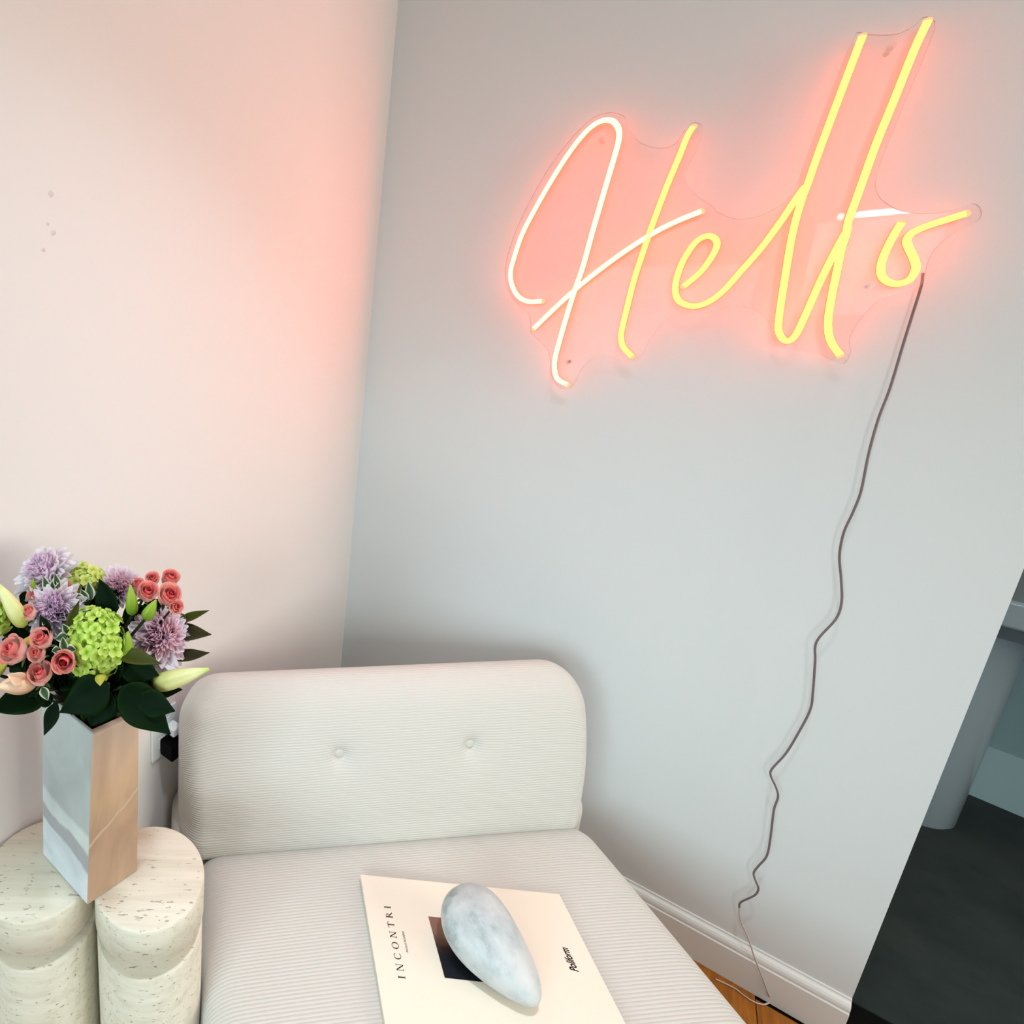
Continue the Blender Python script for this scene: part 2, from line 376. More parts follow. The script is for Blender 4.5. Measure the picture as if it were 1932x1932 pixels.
# ------------------------------------------------------------------ lounge chair
def corduroy(name, col, pitch):
    m = mat(name, col, 0.9, 0.15, sheen=0.25); t, N, L, b = nt(m)
    uv = N.new('ShaderNodeUVMap'); uv.uv_map = 'UVMap'
    sp = N.new('ShaderNodeSeparateXYZ'); L.new(uv.outputs[0], sp.inputs[0])
    no = N.new('ShaderNodeTexNoise'); no.inputs['Scale'].default_value = 9; no.inputs['Detail'].default_value = 2
    tc = N.new('ShaderNodeTexCoord'); L.new(tc.outputs['Object'], no.inputs['Vector'])
    a = N.new('ShaderNodeMath'); a.operation = 'MULTIPLY'; a.inputs[1].default_value = 2 * PI / pitch; L.new(sp.outputs[1], a.inputs[0])
    w = N.new('ShaderNodeMath'); w.operation = 'MULTIPLY_ADD'; w.inputs[1].default_value = 2.2; L.new(no.outputs[0], w.inputs[0]); L.new(a.outputs[0], w.inputs[2])
    s = N.new('ShaderNodeMath'); s.operation = 'SINE'; L.new(w.outputs[0], s.inputs[0])
    ab = N.new('ShaderNodeMath'); ab.operation = 'MULTIPLY_ADD'; ab.inputs[1].default_value = 0.5; ab.inputs[2].default_value = 0.5; L.new(s.outputs[0], ab.inputs[0])
    po = N.new('ShaderNodeMath'); po.operation = 'POWER'; po.inputs[1].default_value = 0.6; L.new(ab.outputs[0], po.inputs[0])
    bu = N.new('ShaderNodeBump'); bu.inputs['Strength'].default_value = 0.42; bu.inputs['Distance'].default_value = 0.0015
    n2 = N.new('ShaderNodeTexNoise'); n2.inputs['Scale'].default_value = 900; L.new(tc.outputs['Object'], n2.inputs['Vector'])
    ad = N.new('ShaderNodeMath'); ad.operation = 'MULTIPLY_ADD'; ad.inputs[1].default_value = 0.25; L.new(n2.outputs[0], ad.inputs[0]); L.new(po.outputs[0], ad.inputs[2])
    L.new(ad.outputs[0], bu.inputs['Height']); L.new(bu.outputs[0], b.inputs['Normal'])
    return m
M_CORDUROY = corduroy('cream_corduroy', (0.635, 0.61, 0.56), 0.0058)
SA = 0.113
SD = Vector((-math.sin(SA), math.cos(SA), 0)); SW = Vector((math.cos(SA), math.sin(SA), 0))
SO = Vector((0.42, 0.998, 0))                     # middle of the seam between seat and back
def sloc(u, d, z): return SO + SW * u + SD * d + ZA * z
chair = thing('lounge_chair', SO - ZA * 0 + SD * -0.3, 'low armless cream corduroy lounge chair with buttoned back in corner', 'chair')
# back cushion: closed profile swept across the width, corners rounded in front view and in plan
def back_cushion(u0, u1, prof, zr, tr, dimples, nu=240, pinch=None, name='back_cushion', parent=None):
    prof = catmull([Vector((a, b, 0)) for a, b in prof], 18, True); n = len(prof)
    arc = [0.0]
    for i in range(1, n + 1): arc.append(arc[-1] + (prof[i % n] - prof[i - 1]).length)
    zmin = min(p.y for p in prof); zmax = max(p.y for p in prof); dm = 0.5 * (min(p.x for p in prof) + max(p.x for p in prof))
    V = []; UV = []; us = []
    for i in range(nu + 1):
        t = i / nu; t = 0.5 - 0.5 * math.cos(PI * t) if True else t
        us.append(u0 + (u1 - u0) * (0.35 * (i / nu) + 0.65 * t))
    for u in us:
        e = min(u - u0, u1 - u)
        def rd(e, R): return 1.0 if e >= R else math.sqrt(max(0.0, 1 - ((R - e) / R) ** 2))
        kz = rd(e, zr); kd = rd(e, tr)
        ztop = zmax - zr * (1 - kz)
        for j in range(n + 1):
            p = prof[j % n]; d = p.x; z = p.y
            zz = zmin + (z - zmin) * (ztop - zmin) / (zmax - zmin)
            # keep the lower part straight: only the upper 2*zr is pulled down
            k = max(0.0, (z - (zmax - 2.2 * zr)) / (2.2 * zr)); zz = z - (zmax - ztop) * k
            dd = dm + (d - dm) * (0.12 + 0.88 * kd)
            if pinch: dd, zz = pinch(u, dd, zz, e)
            for (bu_, bz, dep, rr) in dimples:
                if d < dm:
                    q = math.hypot((u - bu_), (z - bz)); dd += dep * math.exp(-(q / rr) ** 2) + dep * 0.35 * math.exp(-(q / (rr * 2.6)) ** 2)
            V.append(sloc(u, dd, zz)); UV.append((u, arc[j]))
    m = n + 1; Fc = []
    for i in range(nu):
        for j in range(n):
            Fc.append((i * m + j, i * m + j + 1, (i + 1) * m + j + 1, (i + 1) * m + j))
    Fc.append(tuple(range(n))[::-1]); Fc.append(tuple(range(nu * m, nu * m + n)))
    return obj(name, V, Fc, M_CORDUROY, parent, True, uvs=UV)
BPROF = [(0.000, 0.375), (-0.004, 0.46), (0.008, 0.56), (0.034, 0.66), (0.062, 0.722), (0.102, 0.752), (0.142, 0.735), (0.160, 0.66), (0.166, 0.52), (0.166, 0.40), (0.09, 0.365)]
BU0, BU1 = -0.500, 0.462
def bpin(u, d, z, e):
    # gathered side: cloth drawn in at the left end, wavering folds
    if u < BU0 + 0.10:
        k = (1 - (u - BU0) / 0.10)
        d += 0.004 * k * math.sin(z * 52 + 0.8 + 2 * math.sin(z * 17)) * (1 if z > 0.42 else 0.3)
    if u > BU1 - 0.05 and z < 0.45: pass
    return d, z
B1 = onplane(645, 1435, sloc(0, 0.012, 0), SD); B2 = onplane(895, 1417, sloc(0, 0.012, 0), SD)
def lc(p): q = p - SO; return q.dot(SW), q.dot(SD), q.z
b1 = lc(B1); b2 = lc(B2)
back = back_cushion(BU0, BU1, BPROF, 0.105, 0.055, [(b1[0], b1[2], 0.014, 0.017), (b2[0], b2[2], 0.014, 0.017)], pinch=bpin, parent=chair)
M_BTN = mat('button_cloth', (0.60, 0.58, 0.53), 0.85, 0.2)
for b in (b1, b2):
    # front face of the cushion at the dimple
    zz = b[2]
    dface = np.interp(zz, [0.375, 0.46, 0.56, 0.66], [0.0, -0.004, 0.008, 0.034]) + 0.0148
    c = sloc(b[0], dface, zz); ax = (-SD + ZA * 0.12).normalized()
    q = ZA.rotation_difference(ax); V = []; Fc = []
    pr = [(0.0105, -0.004), (0.0112, 0.0), (0.0102, 0.003), (0.007, 0.005), (0.003, 0.006)]
    for r, h in pr:
        for k in range(20): V.append(c + q @ Vector((r * math.cos(k * PI / 10), r * math.sin(k * PI / 10), h)))
    for i in range(len(pr) - 1):
        for k in range(20): Fc.append((i * 20 + k, i * 20 + (k + 1) % 20, (i + 1) * 20 + (k + 1) % 20, (i + 1) * 20 + k))
    Fc.append(tuple(range(80, 100)))
    obj('button', V, Fc, M_BTN, chair)
# rounded block helper for seat and frame
def roundblock(c, hx, hy, hz, r, n=14, crown=0.0, puff=0.0):
    V = []; UV = []; Fc = []; idx = {}
    def add(p):
        k = (round(p[0], 5), round(p[1], 5), round(p[2], 5))
        if k in idx: return idx[k]
        x, y, z = p[0] * hx, p[1] * hy, p[2] * hz
        ix = max(-hx + r, min(hx - r, x)); iy = max(-hy + r, min(hy - r, y)); iz = max(-hz + r, min(hz - r, z))
        d = Vector((x - ix, y - iy, z - iz))
        if d.length > 1e-9:
            m = max(abs(d.x), abs(d.y), abs(d.z)); d = d.normalized() * m
        q = Vector((ix, iy, iz)) + d
        fx = q.x / hx; fy = q.y / hy; fz = q.z / hz
        q.z += crown * (1 - fx ** 4) * (1 - fy ** 4) * max(0, fz)
        q.x += puff * fx * (1 - fz * fz) * (1 - fy ** 6); q.y += puff * fy * (1 - fz * fz) * (1 - fx ** 6)
        idx[k] = len(V); V.append(q); UV.append((q.x, q.y if abs(fz) > 0.6 else q.y + q.z)); return idx[k]
    nn = [n, n, n]
    L = [math.sin((i / n - 0.5) * PI * 0.86) / math.sin(0.43 * PI) for i in range(n + 1)]
    for ax in range(3):
        for s in (-1, 1):
            for i in range(n):
                for j in range(n):
                    q = []
                    for (a, b) in ((0, 0), (1, 0), (1, 1), (0, 1)):
                        p = [0, 0, 0]; p[ax] = s; p[(ax + 1) % 3] = L[i + a]; p[(ax + 2) % 3] = L[j + b]; q.append(add(p))
                    Fc.append(tuple(q if s > 0 else q[::-1]))
    return [Vector(c) + v for v in V], Fc, UV
def chairblock(name, uc, dc, zc, hx, hy, hz, r, crown=0, puff=0, n=24):
    V, Fc, UV = roundblock((0, 0, 0), hx, hy, hz, r, n, crown, puff)
    return obj(name, [sloc(uc + v.x, dc + v.y, zc + v.z) for v in V], Fc, M_CORDUROY, chair, True, uvs=UV)
seat = chairblock('seat_cushion', 0.000, -0.356, 0.255, 0.462, 0.375, 0.142, 0.055, 0.012, 0.006, 30)
base = chairblock('back_frame', -0.012, 0.100, 0.260, 0.500, 0.085, 0.185, 0.06, 0, 0.004, 20)
for sx in (-0.40, 0.40):
    for sd in (-0.64, 0.10):
        v, f = cylgeo(sloc(sx, sd, 0.0), 0.022, 0.12, 20); obj('foot', v, f, mat('black_foot', (0.02, 0.02, 0.02), 0.5), chair)
# piping down the left side of the back
pp = catmull([sloc(-0.510, 0.040, 0.41), sloc(-0.518, 0.030, 0.33), sloc(-0.516, 0.03, 0.24), sloc(-0.508, 0.035, 0.16)], 6)
g = tubegeo(pp, 0.0042, 8); obj('piping', g[0], g[1], M_BTN, chair)

# ------------------------------------------------------------------ book and stone on the seat
BZ = 0.424
TL = onz(680, 1650, BZ); TRp = onz(1055, 1687, BZ)
bx = (TRp - TL).normalized(); by = Vector((bx.y, -bx.x, 0)); BW = (TRp - TL).length; BD = 0.30
def bk_(u, v, z=0.0): return TL + bx * u + by * v + ZA * z
M_COVER = mat('cream_cover', (0.86, 0.765, 0.63), 0.55, 0.3); add_bump(M_COVER, 500, 0.06, 0.0004)
M_PAGE = mat('page_edges', (0.72, 0.70, 0.64), 0.8, 0.2)
M_INK = mat('black_ink', (0.008, 0.007, 0.006), 0.6, 0.2)
book = thing('book', bk_(BW / 2, BD / 2, -0.0135), 'large cream softcover book titled INCONTRI lying on the chair seat', 'book')
def bbox_(name, u0, u1, v0, v1, z0, z1, m, bev=0):
    v, f = boxgeo(bk_((u0 + u1) / 2, (v0 + v1) / 2, (z0 + z1) / 2), bx, by, ZA, (u1 - u0) / 2, (v1 - v0) / 2, (z1 - z0) / 2)
    f = [q[::-1] for q in f]
    o = obj(name, v, f, m, book, False)
    if bev: bevel(o, bev, 2)
    return o
bbox_('front_cover', 0, BW, 0, BD, -0.0010, 0, M_COVER)
bbox_('page_block', 0.0015, BW - 0.002, 0.002, BD - 0.002, -0.0125, -0.0010, M_PAGE)
bbox_('back_cover', 0, BW, 0, BD, -0.0135, -0.0125, M_COVER)
def bl(px, py):
    p = onz(px, py, BZ) - TL; return p.dot(bx), p.dot(by)
# printed picture
pu0, pv0 = bl(808, 1729); pu1, pv1 = bl(839, 1845)
pu = (pu0 + pu1) / 2
M_PHOTO = mat('printed_photo', (0.02, 0.015, 0.02), 0.45, 0.3); t, N, L, b = nt(M_PHOTO)
uvn = N.new('ShaderNodeUVMap'); uvn.uv_map = 'UVMap'; sp = N.new('ShaderNodeSeparateXYZ'); no = N.new('ShaderNodeTexNoise'); no.inputs['Scale'].default_value = 4; no.inputs['Detail'].default_value = 5
ma = N.new('ShaderNodeMath'); ma.operation = 'MULTIPLY_ADD'; ma.inputs[1].default_value = 0.35
cr = N.new('ShaderNodeValToRGB'); el = cr.color_ramp.elements; el.new(0.5); el.new(0.5)
for e, (p, c) in zip(el, ((0.0, (0.26, 0.13, 0.09)), (0.40, (0.22, 0.11, 0.075)), (0.62, (0.03, 0.014, 0.012)), (0.78, (0.003, 0.004, 0.010)))): e.position = p; e.color = (*c, 1)
L.new(uvn.outputs[0], sp.inputs[0]); L.new(uvn.outputs[0], no.inputs['Vector']); L.new(no.outputs[0], ma.inputs[0]); L.new(sp.outputs[1], ma.inputs[2])
sb = N.new('ShaderNodeMath'); sb.operation = 'SUBTRACT'; sb.inputs[1].default_value = 0.06; L.new(ma.outputs[0], sb.inputs[0]); L.new(sb.outputs[0], cr.inputs[0]); L.new(cr.outputs[0], b.inputs['Base Color'])
PWD = 0.098
obj('cover_photo', [bk_(pu, pv0, 0.00025), bk_(pu + PWD, pv0, 0.00025), bk_(pu + PWD, pv1, 0.00025), bk_(pu, pv1, 0.00025)], [(3, 2, 1, 0)], M_PHOTO, book, False, uvs=[(0, 0), (1, 0), (1, 1), (0, 1)])
# serif title, letter by letter; s runs along the line, h is the letter height
def rect(s0, h0, s1, h1): return [(s0, h0), (s1, h0), (s1, h1), (s0, h1)]
def stem(s, w): return [rect(s - w / 2, 0, s + w / 2, 1), rect(s - w / 2 - 0.12, 0, s + w / 2 + 0.12, 0.05), rect(s - w / 2 - 0.12, 0.95, s + w / 2 + 0.12, 1)]
def arc(cx_, cy_, rx, ry, a0, a1, wmax, wmin, n=26):
    out = []
    for i in range(n):
        q = []
        for a, inner in ((a0 + (a1 - a0) * i / n, 0), (a0 + (a1 - a0) * (i + 1) / n, 0), (a0 + (a1 - a0) * (i + 1) / n, 1), (a0 + (a1 - a0) * i / n, 1)):
            c, s = math.cos(math.radians(a)), math.sin(math.radians(a)); w = wmin + (wmax - wmin) * abs(c)
            q.append((cx_ + (rx - w * inner) * c, cy_ + (ry - (wmin + 0.02) * inner) * s))
        out.append(q)
    return out
def glyph(ch):
    if ch == 'I': return stem(0.2, 0.14), 0.4
    if ch == 'N': return [rect(0.12, 0, 0.18, 1), rect(0.78, 0, 0.84, 1), [(0.12, 1), (0.70, -0.02), (0.84, -0.02), (0.27, 1)], rect(0.0, 0, 0.32, 0.05), rect(0, 0.95, 0.25, 1), rect(0.66, 0.95, 0.96, 1)], 0.96
    if ch == 'O': return arc(0.47, 0.5, 0.47, 0.52, 0, 360, 0.15, 0.05, 36), 0.94
    if ch == 'C': return arc(0.47, 0.5, 0.47, 0.52, 48, 312, 0.15, 0.05, 30) + [rect(0.74, 0.70, 0.80, 0.95), rect(0.76, 0.06, 0.80, 0.22)], 0.84
    if ch == 'T': return [rect(0.33, 0, 0.47, 1), rect(0.0, 0.94, 0.8, 1), rect(0, 0.76, 0.05, 1), rect(0.75, 0.76, 0.8, 1), rect(0.22, 0, 0.58, 0.05)], 0.8
    if ch == 'R': return stem(0.2, 0.14) + arc(0.38, 0.74, 0.28, 0.26, -90, 90, 0.13, 0.05, 16) + [rect(0.2, 0.95, 0.4, 1.0), rect(0.2, 0.47, 0.4, 0.53), [(0.36, 0.5), (0.70, 0), (0.88, 0), (0.52, 0.5)], rect(0.72, 0, 0.95, 0.05)], 0.92
def bookpt(p0, p1, s, h, hh):
    """line from p0 to p1 (book coords), s in metres along it, letter tops to the left"""
    d = Vector((p1[0] - p0[0], p1[1] - p0[1])).normalized(); nrm = Vector((d.y, -d.x))
    if nrm.x > 0: nrm = -nrm
    q = Vector(p0) + d * s + nrm * h * hh
    return bk_(q.x, q.y, 0.0004)
i0 = bl(765.5, 1848); i1 = bl(736.5, 1710)
TLEN = (Vector(i1) - Vector(i0)).length; CH = 0.0122
word = 'INCONTRI'; widths = [glyph(c)[1] * CH for c in word]; gap = (TLEN - sum(widths)) / 7
s = 0.0
for c, w in zip(word, widths):
    V = []; Fc = []
    for poly in glyph(c)[0]:
        b0 = len(V)
        for (a, h) in poly: V.append(bookpt(i0, i1, s + a * CH, h, CH))
        Fc.append(tuple(range(b0, b0 + len(poly))))
    obj('title_letter', V, Fc, M_INK, book, False); s += w + gap
def fontline(name, txt, p0, p1, height, shear=0.0, offset=0.0):
    cu = bpy.data.curves.new(name, 'FONT'); cu.body = txt; cu.size = 1.0; cu.shear = shear; cu.offset = offset
    to = bpy.data.objects.new(name, cu); COL.objects.link(to); bpy.context.view_layer.update()
    me = bpy.data.meshes.new_from_object(to.evaluated_get(bpy.context.evaluated_depsgraph_get())); bpy.data.objects.remove(to)
    vs_ = [v.co.copy() for v in me.vertices]; fs = [tuple(p.vertices) for p in me.polygons]
    x0 = min(v.x for v in vs_); x1 = max(v.x for v in vs_); y1 = max(v.y for v in vs_)
    ln = (Vector(p1) - Vector(p0)).length
    return obj(name, [bookpt(p0, p1, (v.x - x0) / (x1 - x0) * ln, v.y / y1, height) for v in vs_], fs, M_INK, book, False)
fontline('author_line', 'PAOLO ROVERSI', bl(770.5, 1797), bl(762, 1758), 0.0036)
fontline('publisher_wordmark', 'Poliform', bl(1092, 1834), bl(1070.5, 1788.5), 0.0135, 0.30, 0.022)
# marble stone
M_STONE = mat('pale_marble_stone', (0.8, 0.82, 0.8), 0.45, 0.4)
noise_col(M_STONE, [(0.34, (0.24, 0.28, 0.285)), (0.44, (0.44, 0.485, 0.485)), (0.56, (0.57, 0.595, 0.59)), (0.70, (0.62, 0.60, 0.58))], 11, 9, (1, 1, 1), dist=0.25, rough=0.66)
SA_ = onz(897, 1757, BZ + 0.036); SB_ = onz(1004, 1899, BZ + 0.012)
ax = (SB_ - SA_); LN = ax.length; ax.normalize(); side = ax.cross(ZA).normalized(); upv = side.cross(ax)
V = []; Fc = []; nl, ns = 40, 40
for i in range(nl + 1):
    t = i / nl; x = -0.058 + (LN + 0.066) * (0.5 - 0.5 * math.cos(PI * t))
    q = (x + 0.058) / (LN + 0.066)
    r = 0.066 * max(0.0, math.sin(PI * min(1, q) ** 0.66)) ** (0.74 - 0.22 * q)
    for k in range(ns):
        a = 2 * PI * k / ns
        ca, sa = math.cos(a), math.sin(a)
        rr = r * (1 + 0.03 * math.sin(3 * a + 2 * q * 3))
        h = sa * (0.78 if sa < 0 else 0.80)
        V.append(SA_ + ax * x + side * ca * rr * 0.97 + upv * h * rr)
for i in range(nl):
    for k in range(ns):
        k2 = (k + 1) % ns; Fc.append((i * ns + k, i * ns + k2, (i + 1) * ns + k2, (i + 1) * ns + k))
mz = min(v.z for v in V); V = [v - ZA * (mz - BZ - 0.0002) for v in V]
tag(obj('decorative_stone', V, Fc, M_STONE, None, True, origin=SA_), 'smooth pointed pale marble stone resting on the cream book', 'stone')

# ------------------------------------------------------------------ travertine side table
M_TRAV = mat('travertine', (0.78, 0.70, 0.56), 0.6, 0.3); t, N, L, b = nt(M_TRAV)
cr, no, mp, tc = noise_col(M_TRAV, [(0.25, (0.62, 0.57, 0.44)), (0.5, (0.74, 0.70, 0.57)), (0.75, (0.80, 0.755, 0.64))], 3.0, 8, (1.2, 22, 22), rot=(0, 0, -0.03))
n2 = N.new('ShaderNodeTexNoise'); n2.inputs['Scale'].default_value = 55; n2.inputs['Detail'].default_value = 5; mp2 = N.new('ShaderNodeMapping'); mp2.inputs['Scale'].default_value = (1.3, 4.5, 4.5); mp2.inputs['Location'].default_value = (3, 1, 2)
L.new(tc.outputs['Object'], mp2.inputs[0]); L.new(mp2.outputs[0], n2.inputs['Vector'])
r2 = N.new('ShaderNodeValToRGB'); r2.color_ramp.elements[0].position = 0.640; r2.color_ramp.elements[1].position = 0.685; L.new(n2.outputs[0], r2.inputs[0])
n3 = N.new('ShaderNodeTexNoise'); n3.inputs['Scale'].default_value = 5; L.new(tc.outputs['Object'], n3.inputs['Vector'])
r3 = N.new('ShaderNodeValToRGB'); r3.color_ramp.elements[0].position = 0.36; r3.color_ramp.elements[1].position = 0.55; L.new(n3.outputs[0], r3.inputs[0])
mu = N.new('ShaderNodeMath'); mu.operation = 'MULTIPLY'; L.new(r2.outputs[0], mu.inputs[0]); L.new(r3.outputs[0], mu.inputs[1])
mx = N.new('ShaderNodeMixRGB'); mx.inputs[2].default_value = (0.34, 0.30, 0.22, 1); L.new(mu.outputs[0], mx.inputs[0]); L.new(cr.outputs[0], mx.inputs[1]); L.new(mx.outputs[0], b.inputs['Base Color'])
bu = N.new('ShaderNodeBump'); bu.invert = True; bu.inputs['Strength'].default_value = 0.5; bu.inputs['Distance'].default_value = 0.002; L.new(mu.outputs[0], bu.inputs['Height']); L.new(bu.outputs[0], b.inputs['Normal'])
TZ = 0.62
KS = 0.88
table = thing('side_table', (-0.224 * KS, 0.818 * KS, 0), 'cream travertine side table of joined round columns holding the vase', 'side table')
for c in (Vector((-0.1205, 0.813, 0)) * KS, Vector((-0.3275, 0.822, 0)) * KS):
    R = 0.1025 * KS; d0 = TZ - 0.070; d1 = TZ - 0.101
    v, f = lathegeo(c, [(R - 0.0025, d0), (R, d0 + 0.0025), (R, TZ - 0.004), (R - 0.0012, TZ - 0.0012), (R - 0.004, TZ)], 72)
    o = obj('top_drum', v, f, M_TRAV, table); bevel(o, 0.001, 1, 60)
    v, f = lathegeo(c, [(R - 0.036, d1 - 0.001), (R - 0.036, d0 + 0.001)], 72); obj('neck', v, f, M_TRAV, table)
    v, f = lathegeo(c, [(R - 0.002, 0.0), (R - 0.002, d1 - 0.005), (R - 0.0035, d1 - 0.0010), (R - 0.007, d1)], 72); obj('column', v, f, M_TRAV, table)

# ------------------------------------------------------------------ marble vase
def banded(name, bands, slope, cloud, vein=None):
    """layered stone: colour bands along the height, tilted and disturbed by noise, with cloudy variation and one light vein"""
    m = mat(name, (0.6, 0.6, 0.6), 0.42, 0.35); t, N, L, b = nt(m)
    tc = N.new('ShaderNodeTexCoord'); sp = N.new('ShaderNodeSeparateXYZ'); L.new(tc.outputs['Object'], sp.inputs[0])
    n1 = N.new('ShaderNodeTexNoise'); n1.inputs['Scale'].default_value = 14; n1.inputs['Detail'].default_value = 6; L.new(tc.outputs['Object'], n1.inputs['Vector'])
    def math_(op, a, b_=None, c=None):
        q = N.new('ShaderNodeMath'); q.operation = op
        for k, x in enumerate((a, b_, c)):
            if x is None: continue
            if isinstance(x, (int, float)): q.inputs[k].default_value = x
            else: L.new(x, q.inputs[k])
        return q.outputs[0]
    z = math_('DIVIDE', sp.outputs[2], VH)
    z = math_('MULTIPLY_ADD', sp.outputs[0], slope[0], z); z = math_('MULTIPLY_ADD', sp.outputs[1], slope[1], z)
    zz = math_('MULTIPLY_ADD', n1.outputs[0], 0.12, z); zz = math_('SUBTRACT', zz, 0.06)
    cr = N.new('ShaderNodeValToRGB'); el = cr.color_ramp.elements
    while len(el) < len(bands): el.new(0.5)
    for e, (p, c) in zip(el, bands): e.position = p; e.color = (*c, 1)
    L.new(zz, cr.inputs[0])
    n2 = N.new('ShaderNodeTexNoise'); n2.inputs['Scale'].default_value = 11; n2.inputs['Detail'].default_value = 7; n2.inputs['Distortion'].default_value = 0.8
    mp = N.new('ShaderNodeMapping'); mp.inputs['Scale'].default_value = cloud[0]; mp.inputs['Rotation'].default_value = cloud[1]; L.new(tc.outputs['Object'], mp.inputs[0]); L.new(mp.outputs[0], n2.inputs['Vector'])
    r2 = N.new('ShaderNodeValToRGB'); r2.color_ramp.elements[0].position = 0.32; r2.color_ramp.elements[1].position = 0.70
    r2.color_ramp.elements[0].color = (*cloud[2], 1); r2.color_ramp.elements[1].color = (*cloud[3], 1); L.new(n2.outputs[0], r2.inputs[0])
    mx = N.new('ShaderNodeMixRGB'); mx.blend_type = 'MULTIPLY'; mx.inputs[0].default_value = 1; L.new(cr.outputs[0], mx.inputs[1]); L.new(r2.outputs[0], mx.inputs[2])
    out = mx.outputs[0]
    if vein:
        q = math_('DIVIDE', sp.outputs[2], VH); q = math_('MULTIPLY_ADD', sp.outputs[0], vein[0], q); q = math_('MULTIPLY_ADD', n1.outputs[0], 0.10, q)
        q = math_('ABSOLUTE', math_('SUBTRACT', q, vein[1])); q = math_('LESS_THAN', q, vein[2]); q = math_('MULTIPLY', q, 0.55)
        mv = N.new('ShaderNodeMixRGB'); mv.inputs[2].default_value = (*vein[3], 1); L.new(q, mv.inputs[0]); L.new(out, mv.inputs[1]); out = mv.outputs[0]
    L.new(out, b.inputs['Base Color']); return m
VH = 0.352 * KS
M_VGREY = banded('grey_onyx_cool_lit', [(0.0, (0.66, 0.71, 0.75)), (0.205, (0.66, 0.71, 0.75)), (0.225, (0.40, 0.40, 0.42)), (0.30, (0.40, 0.40, 0.42)), (0.32, (0.64, 0.69, 0.67)), (0.40, (0.60, 0.65, 0.63)), (0.43, (0.42, 0.46, 0.46)), (1.0, (0.46, 0.505, 0.49))], (0.55, 0.0), ((1, 1, 0.7), (0.2, 0.3, 0), (0.78, 0.80, 0.80), (1.12, 1.12, 1.10)))  # grey stone, with the cool light on this side partly painted in
M_VTAN = banded('tan_onyx_warm_lit', [(0.0, (0.50, 0.34, 0.24)), (0.35, (0.52, 0.35, 0.24)), (0.60, (0.60, 0.42, 0.27)), (0.8, (0.60, 0.43, 0.31)), (1.0, (0.52, 0.41, 0.33))], (0.0, 0.0), ((1, 1, 0.30), (0, 0.3, 0), (0.72, 0.66, 0.62), (1.2, 1.18, 1.12)), (-3.1, 0.34, 0.010, (0.74, 0.58, 0.44)))  # tan stone, with the warm light from the right partly painted in
M_VIN = mat('vase_inside', (0.12, 0.10, 0.09), 0.8)
vf = onz(165, 1710, TZ); vr = onz(260.5, 1643, TZ); vl = onz(80, 1612, TZ); vb = vr + vl - vf
VH = 0.352 * KS
ZT = TZ + VH; tf = onz(175, 1386, ZT); tr_ = onz(264, 1346, ZT); tl_ = onz(78, 1308, ZT); tb_ = tr_ + tl_ - tf
vc = (vf + vr + vl + vb) / 4; vct = (tf + tr_ + tl_ + tb_) / 4
vase = thing('marble_vase', Vector((vc.x, vc.y, TZ)), 'tall angular grey and tan marble vase on the travertine table', 'vase')
outer = [Vector((p.x, p.y, 0)) for p in (vf, vr, vb, vl)]; vc.z = 0; vct.z = 0; top = [Vector((p.x, p.y, 0)) for p in (tf, tr_, tb_, tl_)]; inner = [vct + (p - vct) * 0.80 for p in top]; inlow = [vc + (p - vc) * 0.8 for p in outer]
V = [p + ZA * (TZ + 0.0005) for p in outer] + [p + ZA * (TZ + VH) for p in top] + [p + ZA * (TZ + VH) for p in inner] + [p + ZA * (TZ + 0.03) for p in inlow]
Fc = [(3, 2, 1, 0)]; fm = [0]
for i in range(4):
    j = (i + 1) % 4
    Fc += [(i, j, 4 + j, 4 + i), (4 + i, 4 + j, 8 + j, 8 + i), (8 + i, 8 + j, 12 + j, 12 + i)]; fm += [1 if i in (0, 1) else 0, 1 if i in (0, 1) else 0, 2]
Fc.append((12, 13, 14, 15)); fm.append(2)
o = obj('vase_body', V, Fc, None, vase, False, mats=[M_VGREY, M_VTAN, M_VIN], fmat=fm); bevel(o, 0.007, 3)
o.modifiers['bevel'].harden_normals = False

# ------------------------------------------------------------------ wall outlet, adapter, plug
M_PLATE = mat('white_plate', (0.80, 0.82, 0.81), 0.35, 0.5); M_BLK = mat('black_plastic', (0.0015, 0.0015, 0.002), 0.6, 0.05)
oc = COR + D1 * ((COR - Vector((-0.149, 1.031, 0))).length - 0.037) + ZA * 0.607
outlet = thing('wall_outlet', oc, 'white wall outlet plate behind the vase and chair', 'outlet')
def ob(name, u, z, dep, hu, hz, hd, m, parent, bev=0.002):
    v, f = boxgeo(oc + D1 * u + ZA * z + N1 * dep, D1, N1, ZA, hu, hd, hz); f = [q[::-1] for q in f]
    o = obj(name, v, f, m, parent, False); bevel(o, bev, 2); return o
ob('plate', 0, 0, 0.003, 0.037, 0.059, 0.003, M_PLATE, outlet)
ob('socket', 0, 0.021, 0.0066, 0.017, 0.014, 0.0008, M_PLATE, outlet, 0.0004)
ob('socket', 0, -0.021, 0.0066, 0.017, 0.014, 0.0008, M_PLATE, outlet, 0.0004)
ad = thing('power_adapter', oc, 'small black cube power adapter plugged into the wall outlet', 'adapter')
ob('adapter_body', -0.004, -0.026, 0.028, 0.0205, 0.020, 0.0195, M_BLK, ad, 0.003)
ob('prong', -0.010, -0.026, 0.0080, 0.002, 0.006, 0.0006, M_STEEL, ad, 0.0002)
pl = thing('white_plug', oc, 'white plug in the outlet above the black adapter', 'plug')
ob('plug_body', -0.012, 0.012, 0.022, 0.013, 0.010, 0.0145, M_PLATE, pl, 0.003)
